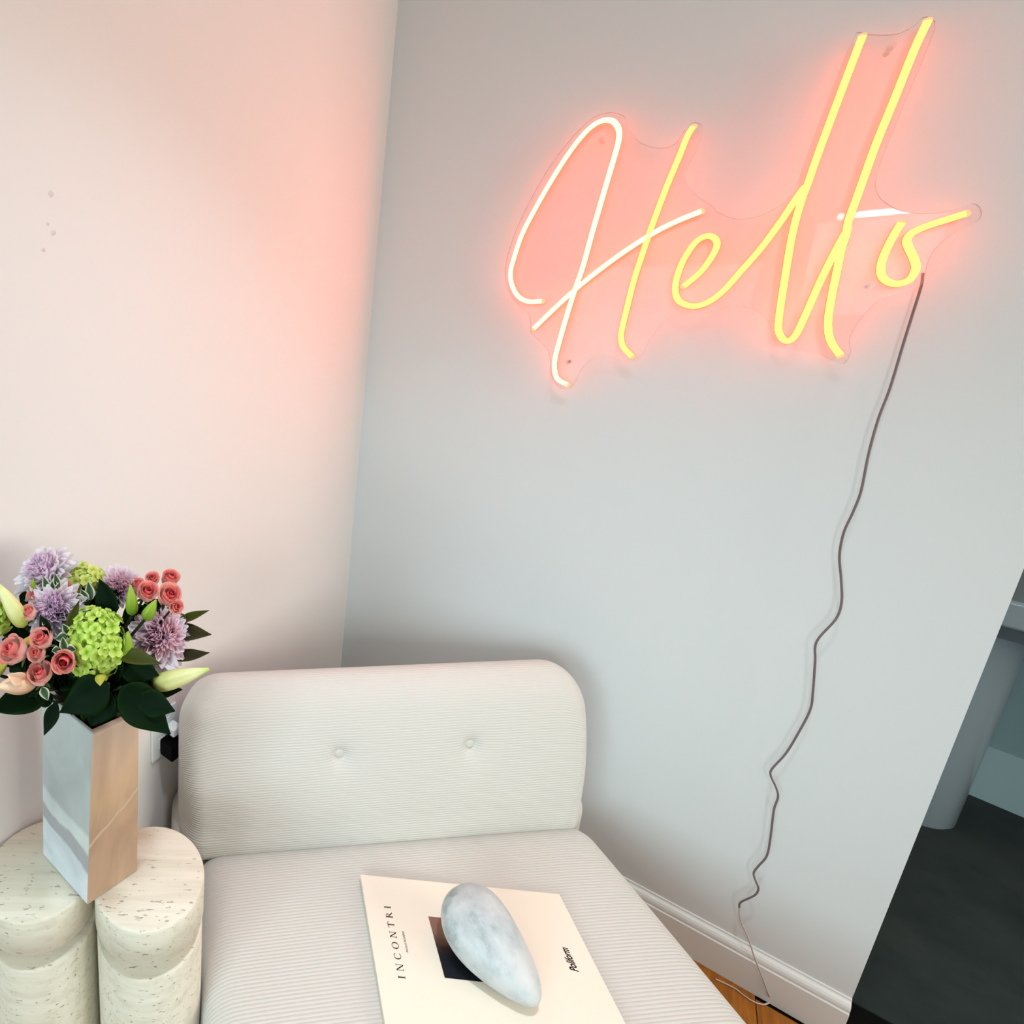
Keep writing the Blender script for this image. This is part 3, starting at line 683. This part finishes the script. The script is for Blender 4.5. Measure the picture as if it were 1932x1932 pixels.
g = tubegeo(catmull([oc + N1 * 0.034 + D1 * -0.012 + ZA * 0.012, oc + N1 * 0.05 + D1 * -0.03 + ZA * 0.012, oc + N1 * 0.05 + D1 * -0.055 + ZA * -0.02, oc + N1 * 0.03 + D1 * -0.06 + ZA * -0.16], 6), 0.003, 8)
obj('plug_cord', g[0], g[1], M_PLATE, pl)
# ------------------------------------------------------------------ bouquet
def vax(r, u, t): return Vector((r, -t, u)).normalized()      # right, up, towards the viewer's side of the room
PXM = 1270.0                                                  # photo pixels per metre at the bouquet
def ramp_uv(m, stops, axis=0, absv=False):
    t, N, L, b = nt(m)
    uv = N.new('ShaderNodeUVMap'); uv.uv_map = 'UVMap'; sp = N.new('ShaderNodeSeparateXYZ'); L.new(uv.outputs[0], sp.inputs[0])
    cr = N.new('ShaderNodeValToRGB'); el = cr.color_ramp.elements
    while len(el) < len(stops): el.new(0.5)
    for e, (p, c) in zip(el, stops): e.position = p; e.color = (*c, 1)
    src = sp.outputs[axis]
    no = N.new('ShaderNodeTexNoise'); no.inputs['Scale'].default_value = 60; tc = N.new('ShaderNodeTexCoord'); L.new(tc.outputs['Object'], no.inputs['Vector'])
    ad = N.new('ShaderNodeMath'); ad.operation = 'MULTIPLY_ADD'; ad.inputs[1].default_value = 0.22; L.new(no.outputs[0], ad.inputs[0]); L.new(src, ad.inputs[2])
    su = N.new('ShaderNodeMath'); su.operation = 'SUBTRACT'; su.inputs[1].default_value = 0.11; L.new(ad.outputs[0], su.inputs[0])
    L.new(su.outputs[0], cr.inputs[0]); L.new(cr.outputs[0], b.inputs['Base Color'])
    return m
M_MUMO = ramp_uv(mat('mum_outer', rough=0.6, spec=0.2), [(0, (0.70, 0.58, 0.72)), (0.5, (0.84, 0.79, 0.86)), (1, (0.92, 0.91, 0.93))])
M_MUMM = ramp_uv(mat('mum_mid', rough=0.6, spec=0.2), [(0, (0.72, 0.52, 0.68)), (0.6, (0.88, 0.75, 0.85)), (1, (0.94, 0.87, 0.92))])
M_MUMI = ramp_uv(mat('mum_inner', rough=0.6, spec=0.2), [(0, (0.55, 0.30, 0.50)), (0.6, (0.76, 0.53, 0.72)), (1, (0.88, 0.72, 0.85))])
M_MUMP = ramp_uv(mat('mum_pink_mid', rough=0.6, spec=0.2), [(0, (0.74, 0.46, 0.57)), (0.6, (0.90, 0.68, 0.76)), (1, (0.95, 0.82, 0.87))])
M_MUMQ = ramp_uv(mat('mum_pink_inner', rough=0.6, spec=0.2), [(0, (0.62, 0.27, 0.40)), (0.6, (0.88, 0.55, 0.66)), (1, (0.96, 0.74, 0.81))])
M_ROSEO = ramp_uv(mat('rose_outer', rough=0.55, spec=0.25), [(0, (0.90, 0.80, 0.72)), (0.55, (0.94, 0.66, 0.60)), (0.95, (0.94, 0.38, 0.33))])
M_ROSEM = ramp_uv(mat('rose_mid', rough=0.55, spec=0.25), [(0, (0.86, 0.52, 0.48)), (0.6, (0.94, 0.46, 0.42)), (0.95, (0.93, 0.30, 0.26))])
M_ROSEI = ramp_uv(mat('rose_heart', rough=0.55, spec=0.25), [(0, (0.42, 0.012, 0.025)), (0.6, (0.72, 0.06, 0.085)), (0.95, (0.90, 0.20, 0.20))])
M_HYD = ramp_uv(mat('hydrangea_lime', rough=0.6, spec=0.2), [(0, (0.22, 0.40, 0.02)), (0.35, (0.52, 0.72, 0.09)), (1, (0.74, 0.88, 0.26))])
M_HYDY = ramp_uv(mat('hydrangea_yellow', rough=0.6, spec=0.2), [(0, (0.36, 0.46, 0.04)), (0.35, (0.62, 0.74, 0.14)), (1, (0.80, 0.86, 0.34))])
M_LEAF = ramp_uv(mat('dark_leaf', rough=0.6, spec=0.06), [(0.2, (0.001, 0.006, 0.0015)), (0.6, (0.0015, 0.010, 0.002)), (0.95, (0.006, 0.022, 0.003))])
M_OLIVE = ramp_uv(mat('olive_leaf', rough=0.55, spec=0.15), [(0.1, (0.022, 0.032, 0.003)), (0.6, (0.040, 0.046, 0.004)), (1, (0.07, 0.07, 0.006))])
M_BROWNLEAF = ramp_uv(mat('bronze_leaf', rough=0.55, spec=0.15), [(0.1, (0.016, 0.016, 0.006)), (0.6, (0.030, 0.026, 0.009)), (1, (0.05, 0.042, 0.012))])
M_VARI = ramp_uv(mat('variegated_leaf', rough=0.5, spec=0.3), [(0.0, (0.02, 0.06, 0.02)), (0.60, (0.05, 0.10, 0.04)), (0.74, (0.50, 0.52, 0.36)), (1, (0.62, 0.62, 0.48))], 1)
def translucent(m, k):
    t, N, L, b = nt(m); out = [n_ for n_ in N if n_.type == 'OUTPUT_MATERIAL'][0]
    tl = N.new('ShaderNodeBsdfTranslucent'); mx = N.new('ShaderNodeMixShader'); mx.inputs[0].default_value = k
    L.new(b.inputs['Base Color'].links[0].from_socket, tl.inputs[0]); L.new(b.outputs[0], mx.inputs[1]); L.new(tl.outputs[0], mx.inputs[2]); L.new(mx.outputs[0], out.inputs[0])
for m_ in (M_MUMO, M_MUMM, M_MUMI, M_MUMP, M_MUMQ, M_ROSEO, M_ROSEM, M_HYD, M_HYDY): translucent(m_, 0.35)
M_STEM = mat('green_stem', (0.012, 0.022, 0.005), 0.6, 0.2)
M_SEP = mat('sepal_green', (0.10, 0.15, 0.06), 0.6, 0.2)
M_BUDG = ramp_uv(mat('bud_green', rough=0.4, spec=0.35), [(0, (0.10, 0.20, 0.012)), (0.5, (0.22, 0.34, 0.022)), (1, (0.30, 0.42, 0.05))])
M_BUDP = ramp_uv(mat('bud_pale', rough=0.45, spec=0.35), [(0, (0.32, 0.36, 0.05)), (0.4, (0.62, 0.60, 0.24)), (0.8, (0.74, 0.74, 0.36)), (1, (0.50, 0.62, 0.14))])
M_BUDA = ramp_uv(mat('bud_peach', rough=0.45, spec=0.35), [(0, (0.46, 0.34, 0.16)), (0.4, (0.70, 0.42, 0.27)), (1, (0.82, 0.60, 0.40))])
M_BUDY = ramp_uv(mat('bud_yellow', rough=0.45, spec=0.35), [(0, (0.20, 0.20, 0.02)), (0.6, (0.50, 0.48, 0.05)), (1, (0.66, 0.62, 0.12))])
MOUTH = Vector((vct.x, vct.y, TZ + VH))
def stem_to(p, parent, r=0.0024, sag=0.03):
    k = random.uniform(-1, 1); k2 = random.uniform(-1, 1)
    m = MOUTH + Vector((k * 0.022, k2 * 0.022, 0.0))
    d = Vector((p.x - MOUTH.x, p.y - MOUTH.y, 0))
    m += d * 0.12
    pts = catmull([p, p * 0.55 + m * 0.45 + Vector((0, 0, -0.004)) + d * -0.10, m, Vector((m.x - d.x * .1, m.y - d.y * .1, TZ + VH - 0.10))], 5)
    g = tubegeo(pts, r, 7); return obj('stem', g[0], g[1], M_STEM, parent)
def gridmesh(name, fn, ns, nt_, m):
    V = []; UV = []; Fc = []
    for i in range(ns + 1):
        for j in range(nt_ + 1):
            s = i / ns; t = j / nt_ * 2 - 1
            V.append(Vector(fn(s, t))); UV.append((s, abs(t)))
    for i in range(ns):
        for j in range(nt_):
            a = i * (nt_ + 1) + j; Fc.append((a, a + 1, a + nt_ + 2, a + nt_ + 1))
    return V, Fc, UV
def petal_fn(w, cup, curl):
    def fn(s, t):
        ww = w * (math.sin(PI * min(1, 0.10 + 0.82 * s)) ** 0.7) * (1 if s < 0.999 else 0.55)
        return (s * (1 - 0.12 * curl * s), t * ww, cup * ww * t * t * 1.4 + curl * 0.34 * s * s)
    return fn
def unit_petal(name, w, cup, curl, m, ns=6, nt_=2):
    V, Fc, UV = gridmesh(name, petal_fn(w, cup, curl), ns, nt_, m); return mesh(name, V, Fc, m, True, uvs=UV)
PET = {}
for key, (mo, mm, mi) in {'lilac': (M_MUMO, M_MUMM, M_MUMI), 'pink': (M_MUMM, M_MUMP, M_MUMQ)}.items():
    PET[key] = [unit_petal('mum_petal', 0.155, 0.9, 0.35, mo), unit_petal('mum_petal', 0.135, 1.0, 0.75, mm)]
def frame(x, zhint):
    x = x.normalized(); z = zhint - x * zhint.dot(x)
    z = z.normalized() if z.length > 1e-6 else x.orthogonal().normalized()
    y = z.cross(x); return Matrix(((x.x, y.x, z.x), (x.y, y.y, z.y), (x.z, y.z, z.z)))
def place(o_rel, rot, sc):
    m = rot.to_4x4(); m = Matrix.Translation(o_rel) @ m @ Matrix.Diagonal((sc[0], sc[1], sc[2], 1)); return m
def mum(px, py, y, rpx, axis, kind, label, N=230, nobj=76, phi0=100, core=0.72):
    c = ony(px, py, y); R = rpx / PXM; ax = vax(*axis); e1 = ax.orthogonal().normalized(); e2 = ax.cross(e1)
    base = c - ax * R * 0.28
    t = thing('chrysanthemum', base, label, 'flower', 'chrysanthemums in the bouquet')
    V = []; Fc = []; UV = []
    innerm = M_MUMI if kind == 'lilac' else M_MUMQ
    for i in range(N):
        f = i / (N - 1); th = i * 2.39996 + random.uniform(-.12, .12)
        phi = math.radians(phi0 + (3 - phi0) * f ** 0.62 + random.uniform(-6, 6))
        ln = R * (1.02 + (core - 1.02) * min(1, f * 1.5)) * random.uniform(0.88, 1.08)
        rad = e1 * math.cos(th) + e2 * math.sin(th)
        d = ax * math.cos(phi) + rad * math.sin(phi)
        org = rad * R * 0.06 + ax * R * 0.10 * f
        rot = frame(d, ax) if phi > 0.35 else frame(d, -rad)
        if i < nobj:
            link('petal', PET[kind][0 if i < nobj * 0.6 else 1], t, place(org, rot, (ln, ln * random.uniform(.9, 1.2), ln)))
        else:
            fn = petal_fn(0.105, 1.2, 0.9 if phi > 0.35 else -0.5); v, ff, uu = gridmesh('p', fn, 5, 2, None); b0 = len(V)
            V += [base + org + rot @ (q * ln) for q in v]; Fc += [tuple(k + b0 for k in q) for q in ff]; UV += uu
    o = obj('inner_petals', V, Fc, innerm, t, True, uvs=UV); o['kind'] = 'stuff'
    v, f = tubegeo([base - ax * R * 0.20, base - ax * R * 0.08, base + ax * R * 0.05], [R * 0.08, R * 0.22, R * 0.12], 10); obj('calyx', v, f, M_SEP, t)
    stem_to(base - ax * R * 0.18, t); return t
# roses
def rose_fn(A, flare, lean):
    def fn(s, t):
        a = t * A; top = 1 - 0.10 * t * t
        h = s * top
        r = 0.22 + 0.78 * math.sin(min(1.0, s * 1.15) * PI / 2) ** 0.9
        if s > 0.55: r -= 0.62 * (s - 0.55)
        if s > 0.80: r += flare * (s - 0.80) ** 2 * 10
        r *= 1 + lean * t
        return (r * math.cos(a), r * math.sin(a), 1.75 * h - 0.18 * max(0, s - 0.85) * flare * 5)
    return fn
def rose_mesh(A, flare, lean, m):
    V, Fc, UV = gridmesh('rose_petal', rose_fn(A, flare, lean), 8, 8, m); return mesh('rose_petal', V, Fc, m, True, uvs=UV)
RP = [rose_mesh(1.05, 0.62, 0.10, M_ROSEO), rose_mesh(1.2, 0.30, 0.12, M_ROSEM), rose_mesh(1.5, 0.0, 0.14, M_ROSEI)]
def rose(px, py, y, rpx, axis, label, open_=1.0):
    c = ony(px, py, y); R = rpx / PXM * 0.98; ax = vax(axis[0], axis[1] + (0 if axis[2] > 0.9 else 0.22), axis[2] * (1 if axis[2] > 0.9 else 0.70)); e1 = ax.orthogonal().normalized()
    base = c - ax * R * 0.95
    t = thing('spray_rose', base, label, 'flower', 'pink spray roses in the bouquet')
    th0 = random.uniform(0, 6)
    for ring, (n, sr, sh, up) in enumerate(((5, 0.92, 1.0, 0.0), (4, 0.64 * open_, 1.02, 0.03), (3, 0.36 * open_, 1.02, 0.06))):
        for k in range(n):
            th = th0 + k * 2 * PI / n + ring * 0.6 + random.uniform(-.12, .12)
            q = ZA.rotation_difference(ax).to_matrix() @ Matrix.Rotation(th, 3, 'Z') @ Matrix.Rotation(random.uniform(-.02, .07) * (1.6 if ring == 0 else 1), 3, 'Y')
            link('petal', RP[ring], t, place(ax * R * up, q, (R * sr, R * sr, R * sh * random.uniform(.95, 1.04))))
    # rolled heart
    V = []; Fc = []; UV = []; q = ZA.rotation_difference(ax)
    nn = 34
    for i in range(nn + 1):
        a = i / nn * 3.6 * PI; r = R * (0.045 + 0.20 * i / nn * open_)
        for hh in (0.35, 1.0, 1.62 - 0.06 * i / nn):
            V.append(base + q @ Vector((r * math.cos(a), r * math.sin(a), R * hh))); UV.append((hh / 1.6, 0.5))
    for i in range(nn):
        for j in range(2): Fc.append((i * 3 + j, (i + 1) * 3 + j, (i + 1) * 3 + j + 1, i * 3 + j + 1))
    obj('heart', V, Fc, M_ROSEI, t, True, uvs=UV)
    V = []; Fc = []
    for k in range(5):
        th = th0 + k * 2 * PI / 5; rad = q @ Vector((math.cos(th), math.sin(th), 0)); sd = ax.cross(rad); b0 = len(V)
        V += [base + rad * R * .15 + sd * R * .12, base + rad * R * .15 - sd * R * .12, base + rad * R * .62 + ax * R * .18 + sd * R * .13, base + rad * R * .62 + ax * R * .18 - sd * R * .13, base + rad * R * 1.0 + ax * R * random.uniform(.1, .4)]
        Fc += [(b0, b0 + 1, b0 + 3, b0 + 2), (b0 + 2, b0 + 3, b0 + 4)]
    o = obj('sepals', V, Fc, M_SEP, t)
    v, f = tubegeo([base - ax * R * .2, base, base + ax * R * .12], [R * .10, R * .24, R * .22], 10); obj('hip', v, f, M_SEP, t)
    stem_to(base - ax * R * 0.18, t, 0.0016); return t
# hydrangeas
def floret_mesh(m):
    V = []; Fc = []; UV = []
    for k in range(4):
        a0 = k * PI / 2; rt = Matrix.Rotation(a0, 3, 'Z')
        def fn(s, t):
            w = 0.50 * math.sin(PI * (0.08 + 0.80 * s)) ** 0.6
            return (0.03 + 0.97 * s, t * w, 0.16 * s * (1 - s) * 2 + 0.10 * s * s + 0.05 * t * t + (0.03 if k % 2 else 0))
        v, f, u = gridmesh('p', fn, 4, 4, m); b0 = len(V)
        V += [rt @ q for q in v]; Fc += [tuple(i + b0 for i in q) for q in f]; UV += [(a, b) for a, b in u]
    return mesh('floret', V, Fc, m, True, uvs=UV)
FLO = {'lime': floret_mesh(M_HYD), 'yellow': floret_mesh(M_HYDY)}
def hydrangea(px, py, y, rx, rz, fr, kind, label, n=90):
    c = ony(px, py, y); a, b_, c_ = rx / PXM, rx / PXM * 0.8, rz / PXM
    t = thing('hydrangea', c - ZA * c_ * 0.9, label, 'flower', 'green hydrangea heads in the bouquet')
    off = Vector(c) - wloc(t)
    for i in range(n):
        z = 1 - 2 * (i + .5) / n; th = i * 2.39996; rr = math.sqrt(1 - z * z)
        d = Vector((rr * math.cos(th), rr * math.sin(th), z))
        if d.y > 0.45: continue
        p = Vector((d.x * a, d.y * b_, d.z * c_)) * random.uniform(0.80, 1.08)
        nrm = Vector((d.x / a, d.y / b_, d.z / c_)).normalized() + Vector((random.uniform(-.35, .35), random.uniform(-.35, .35), random.uniform(-.2, .45))); nrm.normalize()
        rot = frame(nrm.orthogonal(), nrm) @ Matrix.Rotation(random.uniform(0, 6), 3, 'Z'); s_ = fr / PXM * random.uniform(.8, 1.15)
        link('floret', FLO[kind], t, place(off + p, rot, (s_, s_, s_)))
    V, Fc = lathegeo((0, 0, 0), [(0.25, -0.72), (0.55, -0.4), (0.66, 0), (0.5, 0.45), (0.2, 0.66)], 14)
    obj('head_core', [c + Vector((q.x * a, q.y * b_, q.z * c_)) for q in V], Fc, mat('hydrangea_core', (0.10, 0.19, 0.015), 0.7, 0.1), t)
    stem_to(c - ZA * c_ * 0.6, t, 0.003); return t
def bud(p0, p1, wpx, m, label, name='lily_bud', fat=0.55, group='closed buds in the bouquet', stem=True):
    a = ony(*p0); b = ony(*p1); ax = (b - a); ln = ax.length; ax.normalize(); e1 = ax.orthogonal().normalized(); e2 = ax.cross(e1)
    t = thing(name, a, label, 'flower bud', group); w = wpx / PXM / 2
    V = []; UV = []; Fc = []; nl, ns = 14, 24
    for i in range(nl + 1):
        s = i / nl; r = w * (max(0.02, math.sin(PI * s ** fat * 0.985 + 0.02)) ** 0.72 if s < 0.97 else 0.16)
        r = max(r, w * (0.30 if s < 0.05 else 0.10))
        for k in range(ns):
            an = 2 * PI * k / ns; rr = r * (1 - 0.17 * abs(math.cos(1.5 * an)) ** 6)
            V.append(a + ax * ln * s + (e1 * math.cos(an) + e2 * math.sin(an)) * rr); UV.append((s, abs(math.cos(1.5 * an))))
    for i in range(nl):
        for k in range(ns):
            k2 = (k + 1) % ns; Fc.append((i * ns + k, i * ns + k2, (i + 1) * ns + k2, (i + 1) * ns + k))
    Fc += [tuple(range(ns))[::-1], tuple(range(nl * ns, (nl + 1) * ns))]
    obj('bud_body', V, Fc, m, t, True, uvs=UV)
    stem_to(a, t, 0.0022); return t
def leafpart(parent, p0, p1, wpx, nrm, m, bend=0.12, wave=0.05, fold=0.25, shape=0.9, name='leaf'):
    a = ony(*p0); b = ony(*p1); ax = b - a; ln = ax.length; ax.normalize(); n = vax(*nrm); n = (n - ax * n.dot(ax)).normalized(); sd = ax.cross(n)
    w = wpx / PXM / 2; V = []; UV = []; Fc = []; ns, nt_ = 14, 8; ph = random.uniform(0, 6)
    for i in range(ns + 1):
        s = i / ns; ww = w * max(0.02, math.sin(PI * min(1, s ** (shape * 0.85) * 0.97 + 0.02))) ** 1.08
        for j in range(nt_ + 1):
            t = j / nt_ * 2 - 1
            h = -bend * ln * (4 * s * (s - 1) * -0.5 + 0.5 * s * s) + abs(t) * ww * fold + wave * ww * math.sin(s * 9 + ph + (2 if t > 0 else 0)) * abs(t)
            V.append(a + ax * ln * s + sd * t * ww + n * (h + bend * ln * 0.25)); UV.append((0.3 + 0.5 * abs(t) + (0.2 if abs(t) < 0.05 else 0), abs(t)))
    for i in range(ns):
        for j in range(nt_):
            q = i * (nt_ + 1) + j; Fc.append((q, q + 1, q + nt_ + 2, q + nt_ + 1))
    o = obj(name, V, Fc, m, parent, True, uvs=UV)
    md = o.modifiers.new('thickness', 'SOLIDIFY'); md.thickness = 0.0005
    return a
def sprig(name, label, leaves, group='foliage in the bouquet', r=0.0018):
    a0 = ony(*leaves[0][0]); t = thing(name, a0, label, 'foliage', group)
    for L_ in leaves: leafpart(t, *L_)
    stem_to(a0, t, r)
    for L_ in leaves[1:]:
        q = ony(*L_[0])
        if (q - a0).length > 0.004:
            g = tubegeo([a0, (a0 + q) / 2 - ZA * 0.004, q], r * 0.8, 6); obj('twig', g[0], g[1], M_STEM, t)
    return t
mum(88, 1082, 0.735, 64, (-0.30, 0.86, 0.42), 'lilac', 'white and lilac chrysanthemum at the top left of the bouquet', phi0=92)
mum(103, 1150, 0.672, 55, (-0.05, 0.66, 0.75), 'lilac', 'lilac chrysanthemum above the left pink roses, ringed by white petals', phi0=104)
mum(222, 1108, 0.735, 46, (0.08, 0.72, 0.70), 'pink', 'pink chrysanthemum half hidden behind a dark pointed leaf')
droop = mum(303, 1203, 0.690, 60, (0.30, 0.50, 0.82), 'pink', 'large pink chrysanthemum at right, drooping white lower petals', phi0=112)
for (r_, u_, t_, l_) in ((0.05, -0.92, 0.35, 1.30), (0.30, -0.85, 0.35, 1.45), (-0.22, -0.90, 0.35, 1.15), (0.55, -0.62, 0.45, 1.20), (-0.95, 0.25, 0.25, 1.15), (-0.90, 0.55, 0.1, 1.1)):
    d = vax(r_, u_, t_); ln = 60 / PXM * l_
    link('petal', PET['lilac'][0], droop, place(vax(0, -0.1, 1) * 0.004, frame(d, vax(0.1, 0.3, 1)), (ln, ln * 1.25, ln)))
hydrangea(180, 1216, 0.655, 50, 62, 12.5, 'lime', 'large lime green hydrangea head in the middle of bouquet', 170)
hydrangea(162, 1092, 0.745, 36, 24, 11, 'yellow', 'small yellow green hydrangea head at the top of bouquet', 80)
hydrangea(-8, 1166, 0.660, 24, 32, 10, 'lime', 'green hydrangea head cut off by the left picture edge', 60)
rose(288, 1094, 0.722, 15, (0.05, 0.62, 0.78), 'small pink rose topmost on the right, beside thin sepal', 0.9)
rose(320, 1094, 0.735, 18, (0.35, 0.80, 0.48), 'coral rose at the top right corner of bouquet', 1.1)
rose(276, 1119, 0.690, 20, (0.35, 0.55, 0.75), 'pink rose above the two green buds on the right', 1.0)
rose(318, 1126, 0.690, 22, (0.42, 0.52, 0.72), 'big coral and cream rose on the right edge of bouquet', 1.0)
rose(331, 1146, 0.678, 14, (0.40, 0.25, 0.85), 'small coral rose lowest in the right hand rose cluster', 0.9)
rose(258, 1106, 0.735, 15, (-0.1, 0.85, 0.4), 'pale pink rose half hidden behind the pink chrysanthemum', 0.8)
rose(30, 1228, 0.628, 25, (-0.42, 0.40, 0.80), 'large pale pink rose nearest the left picture edge', 0.8)
rose(81, 1208, 0.632, 20, (-0.20, 0.62, 0.75), 'pink rose beside the yellow bud, upper of left cluster', 0.8)
rose(72, 1234, 0.622, 16, (-0.28, 0.45, 0.82), 'small pink rosebud in the middle of left rose cluster', 0.7)
rose(123, 1245, 0.618, 20, (0.05, 0.28, 0.94), 'open coral rose with dark red heart beside green hydrangea', 1.25)
rose(77, 1274, 0.618, 21, (-0.05, 0.78, 0.62), 'tall pink rosebud lowest on the left side', 0.8)
rose(56, 1158, 0.652, 15, (-0.35, 0.60, 0.70), 'small pink rose beside the pale lily bud at left', 0.8)
rose(67, 1129, 0.690, 16, (0.0, 0.95, 0.3), 'pink rose under the green bud tip at upper left', 0.8)
rose(122, 1111, 0.705, 13, (0.0, 0.75, 0.65), 'small pink rose between chrysanthemum and yellow green hydrangea', 0.8)
bud((48, 1182, 0.645), (-4, 1100, 0.665), 30, M_BUDP, 'pale yellow lily bud leaning off the upper left side')
bud((66, 1122, 0.705), (63, 1092, 0.705), 17, M_BUDG, 'short green bud tip under the top left chrysanthemum')
bud((250, 1160, 0.665), (246, 1104, 0.668), 22, M_BUDG, 'upright green lily bud right of the pink chrysanthemum')
bud((274, 1168, 0.655), (294, 1132, 0.655), 23, M_BUDG, 'tilted green lily bud under the right pink roses')
bud((240, 1244, 0.650), (242, 1192, 0.650), 24, M_BUDG, 'green bud between lime hydrangea and large pink chrysanthemum')
bud((288, 1292, 0.655), (394, 1262, 0.640), 34, M_BUDP, 'long pale lily bud pointing right above the chair back')
lb = bud((72, 1286, 0.625), (-4, 1296, 0.600), 36, M_BUDA, 'peach coloured opening lily bud at the lower left', fat=0.75)
leafpart(lb, (50, 1284, 0.610), (13, 1272, 0.602), 22, (0, .5, .8), M_BUDA, bend=-0.25, fold=0.6, name='curled_petal')
bud((70, 1210, 0.640), (42, 1209, 0.632), 20, M_BUDY, 'small yellow green bud among the left pink roses')
bud((-14, 1270, 0.64), (15, 1248, 0.64), 24, M_BUDY, 'yellow bud tip at the left picture edge below roses')
bud((190, 1272, 0.632), (189, 1294, 0.622), 26, M_BUDY, 'small olive bud hanging below the lime hydrangea')
UPF = (0.1, 0.5, 0.85)
sprig('pointed_leaf', 'dark pointed leaf standing before the pink chrysanthemum', [((214, 1165, .672), (186, 1093, .690), 46, (-.3, .2, .9), M_LEAF)])
sprig('pointed_leaf', 'olive leaf standing against the lilac chrysanthemum', [((126, 1192, .640), (151, 1133, .655), 17, (.6, .1, .8), M_OLIVE)])
sprig('pointed_leaf', 'dark green leaf in front of the lilac chrysanthemum petals', [((95, 1200, .635), (74, 1160, .648), 22, (-.2, .2, .9), M_LEAF)])
sprig('leafy_branch', 'bronze green branch of three pointed leaves reaching right', [((318, 1190, .72), (398, 1196, .69), 34, (0, .8, .55), M_BROWNLEAF, .10), ((335, 1172, .72), (394, 1151, .71), 17, (-.2, .8, .6), M_OLIVE, .06), ((320, 1240, .70), (394, 1229, .68), 26, (0, .9, .4), M_BROWNLEAF, .16), ((325, 1165, .72), (350, 1190, .71), 40, (0, .4, .9), M_OLIVE)])
sprig('broad_leaf', 'broad dark leaf hanging over the right side of vase', [((228, 1296, .625), (322, 1386, .605), 66, (.15, .55, .82), M_LEAF, .10, .16, .12, .8), ((262, 1318, .625), (330, 1342, .612), 44, (.1, .5, .85), M_LEAF, .10, .12, .15, .8), ((250, 1300, .64), (345, 1300, .66), 40, (0, .8, .6), M_LEAF)])
sprig('broad_leaf', 'broad dark leaf spreading out below the peach bud at left', [((92, 1296, .64), (-20, 1340, .60), 60, (-.1, .7, .7), M_LEAF, .12, .10, .1, .8)])
sprig('broad_leaf', 'toothed dark green leaf in the middle above vase rim', [((205, 1290, .622), (112, 1345, .610), 66, (-.1, .35, .93), M_LEAF, .06, .12, .1, .8), ((205, 1300, .630), (170, 1372, .620), 60, (0, .3, .95), M_LEAF)])
sprig('hanging_leaf', 'narrow dark leaf hanging over the left corner of vase', [((108, 1325, .630), (82, 1388, .612), 26, (-.2, .2, .9), M_LEAF), ((100, 1322, .632), (68, 1318, .62), 24, (0, .5, .8), M_LEAF), ((70, 1305, .63), (52, 1330, .62), 14, (0, .3, .9), M_LEAF)])
sprig('curved_leaf', 'long curved olive leaf under the large pink chrysanthemum', [((218, 1232, .645), (305, 1254, .632), 26, (-.15, .75, .6), M_OLIVE, -.20, .05, .35), ((225, 1250, .65), (300, 1275, .645), 50, (0, .5, .85), M_LEAF)])
sprig('variegated_sprig', 'cream edged leaves below the top left chrysanthemum', [((92, 1118, .692), (82, 1088, .692), 15, UPF, M_VARI), ((100, 1122, .690), (98, 1096, .688), 13, UPF, M_VARI), ((112, 1118, .694), (103, 1082, .692), 16, UPF, M_VARI), ((104, 1125, .688), (113, 1098, .688), 14, UPF, M_VARI)])
sprig('variegated_sprig', 'cream edged leaves beside the yellow green hydrangea', [((160, 1138, .690), (138, 1118, .685), 16, UPF, M_VARI), ((165, 1135, .692), (152, 1112, .690), 15, UPF, M_VARI), ((172, 1132, .694), (166, 1098, .70), 18, UPF, M_VARI)])
sprig('variegated_sprig', 'small pale edged leaf hanging below the lowest pink rosebud', [((80, 1296, .612), (90, 1322, .606), 17, (0, .2, .95), M_VARI)])
sprig('variegated_sprig', 'pale green round leaves beside the open coral rose', [((112, 1226, .628), (98, 1228, .62), 14, (0, .6, .8), M_VARI), ((122, 1228, .628), (118, 1203, .622), 15, (0, .3, .9), M_VARI), ((126, 1224, .626), (143, 1226, .622), 16, (0, .4, .9), M_VARI), ((112, 1252, .628), (100, 1244, .62), 12, (0, .4, .9), M_VARI)])
sprig('variegated_sprig', 'cream toothed leaf below the lilac chrysanthemum at left', [((128, 1200, .640), (104, 1206, .634), 18, (-.1, .4, .9), M_VARI), ((130, 1195, .642), (118, 1178, .638), 14, (-.1, .4, .9), M_VARI)])
def filler(label, cx_, cy_, spx, spy, y, n):
    lv = []
    for i in range(n):
        an = random.uniform(0, 2 * PI); r = math.sqrt(random.uniform(0.0, 1))
        bx_, by_ = cx_ + 0.35 * spx * math.cos(an) * r, cy_ + 0.35 * spy * math.sin(an) * r
        tx, ty = cx_ + spx * math.cos(an) * (0.55 + 0.45 * r), cy_ + spy * math.sin(an) * (0.55 + 0.45 * r)
        lv.append(((bx_, by_, y + random.uniform(-.01, .02)), (tx, ty, y + random.uniform(-.02, .02)), random.uniform(30, 52), (random.uniform(-.4, .4), random.uniform(.1, .7), .8), M_LEAF))
    return sprig('leafy_branch', label, lv)
filler('dark leafy branch filling the left of the bouquet behind roses', 60, 1215, 66, 80, .690, 30)
filler('dark leafy branch filling the middle behind the lime hydrangea', 185, 1180, 80, 85, .715, 30)
filler('dark leafy branch filling the right behind the pink chrysanthemum', 275, 1190, 62, 72, .728, 26)
filler('dark leafy branch spilling out above the vase rim', 190, 1295, 90, 62, .655, 34)
filler('dark leafy branch between the left roses and the vase', 105, 1268, 58, 48, .648, 22)
filler('dark leafy branch behind the top left chrysanthemum', 75, 1132, 42, 36, .735, 14)
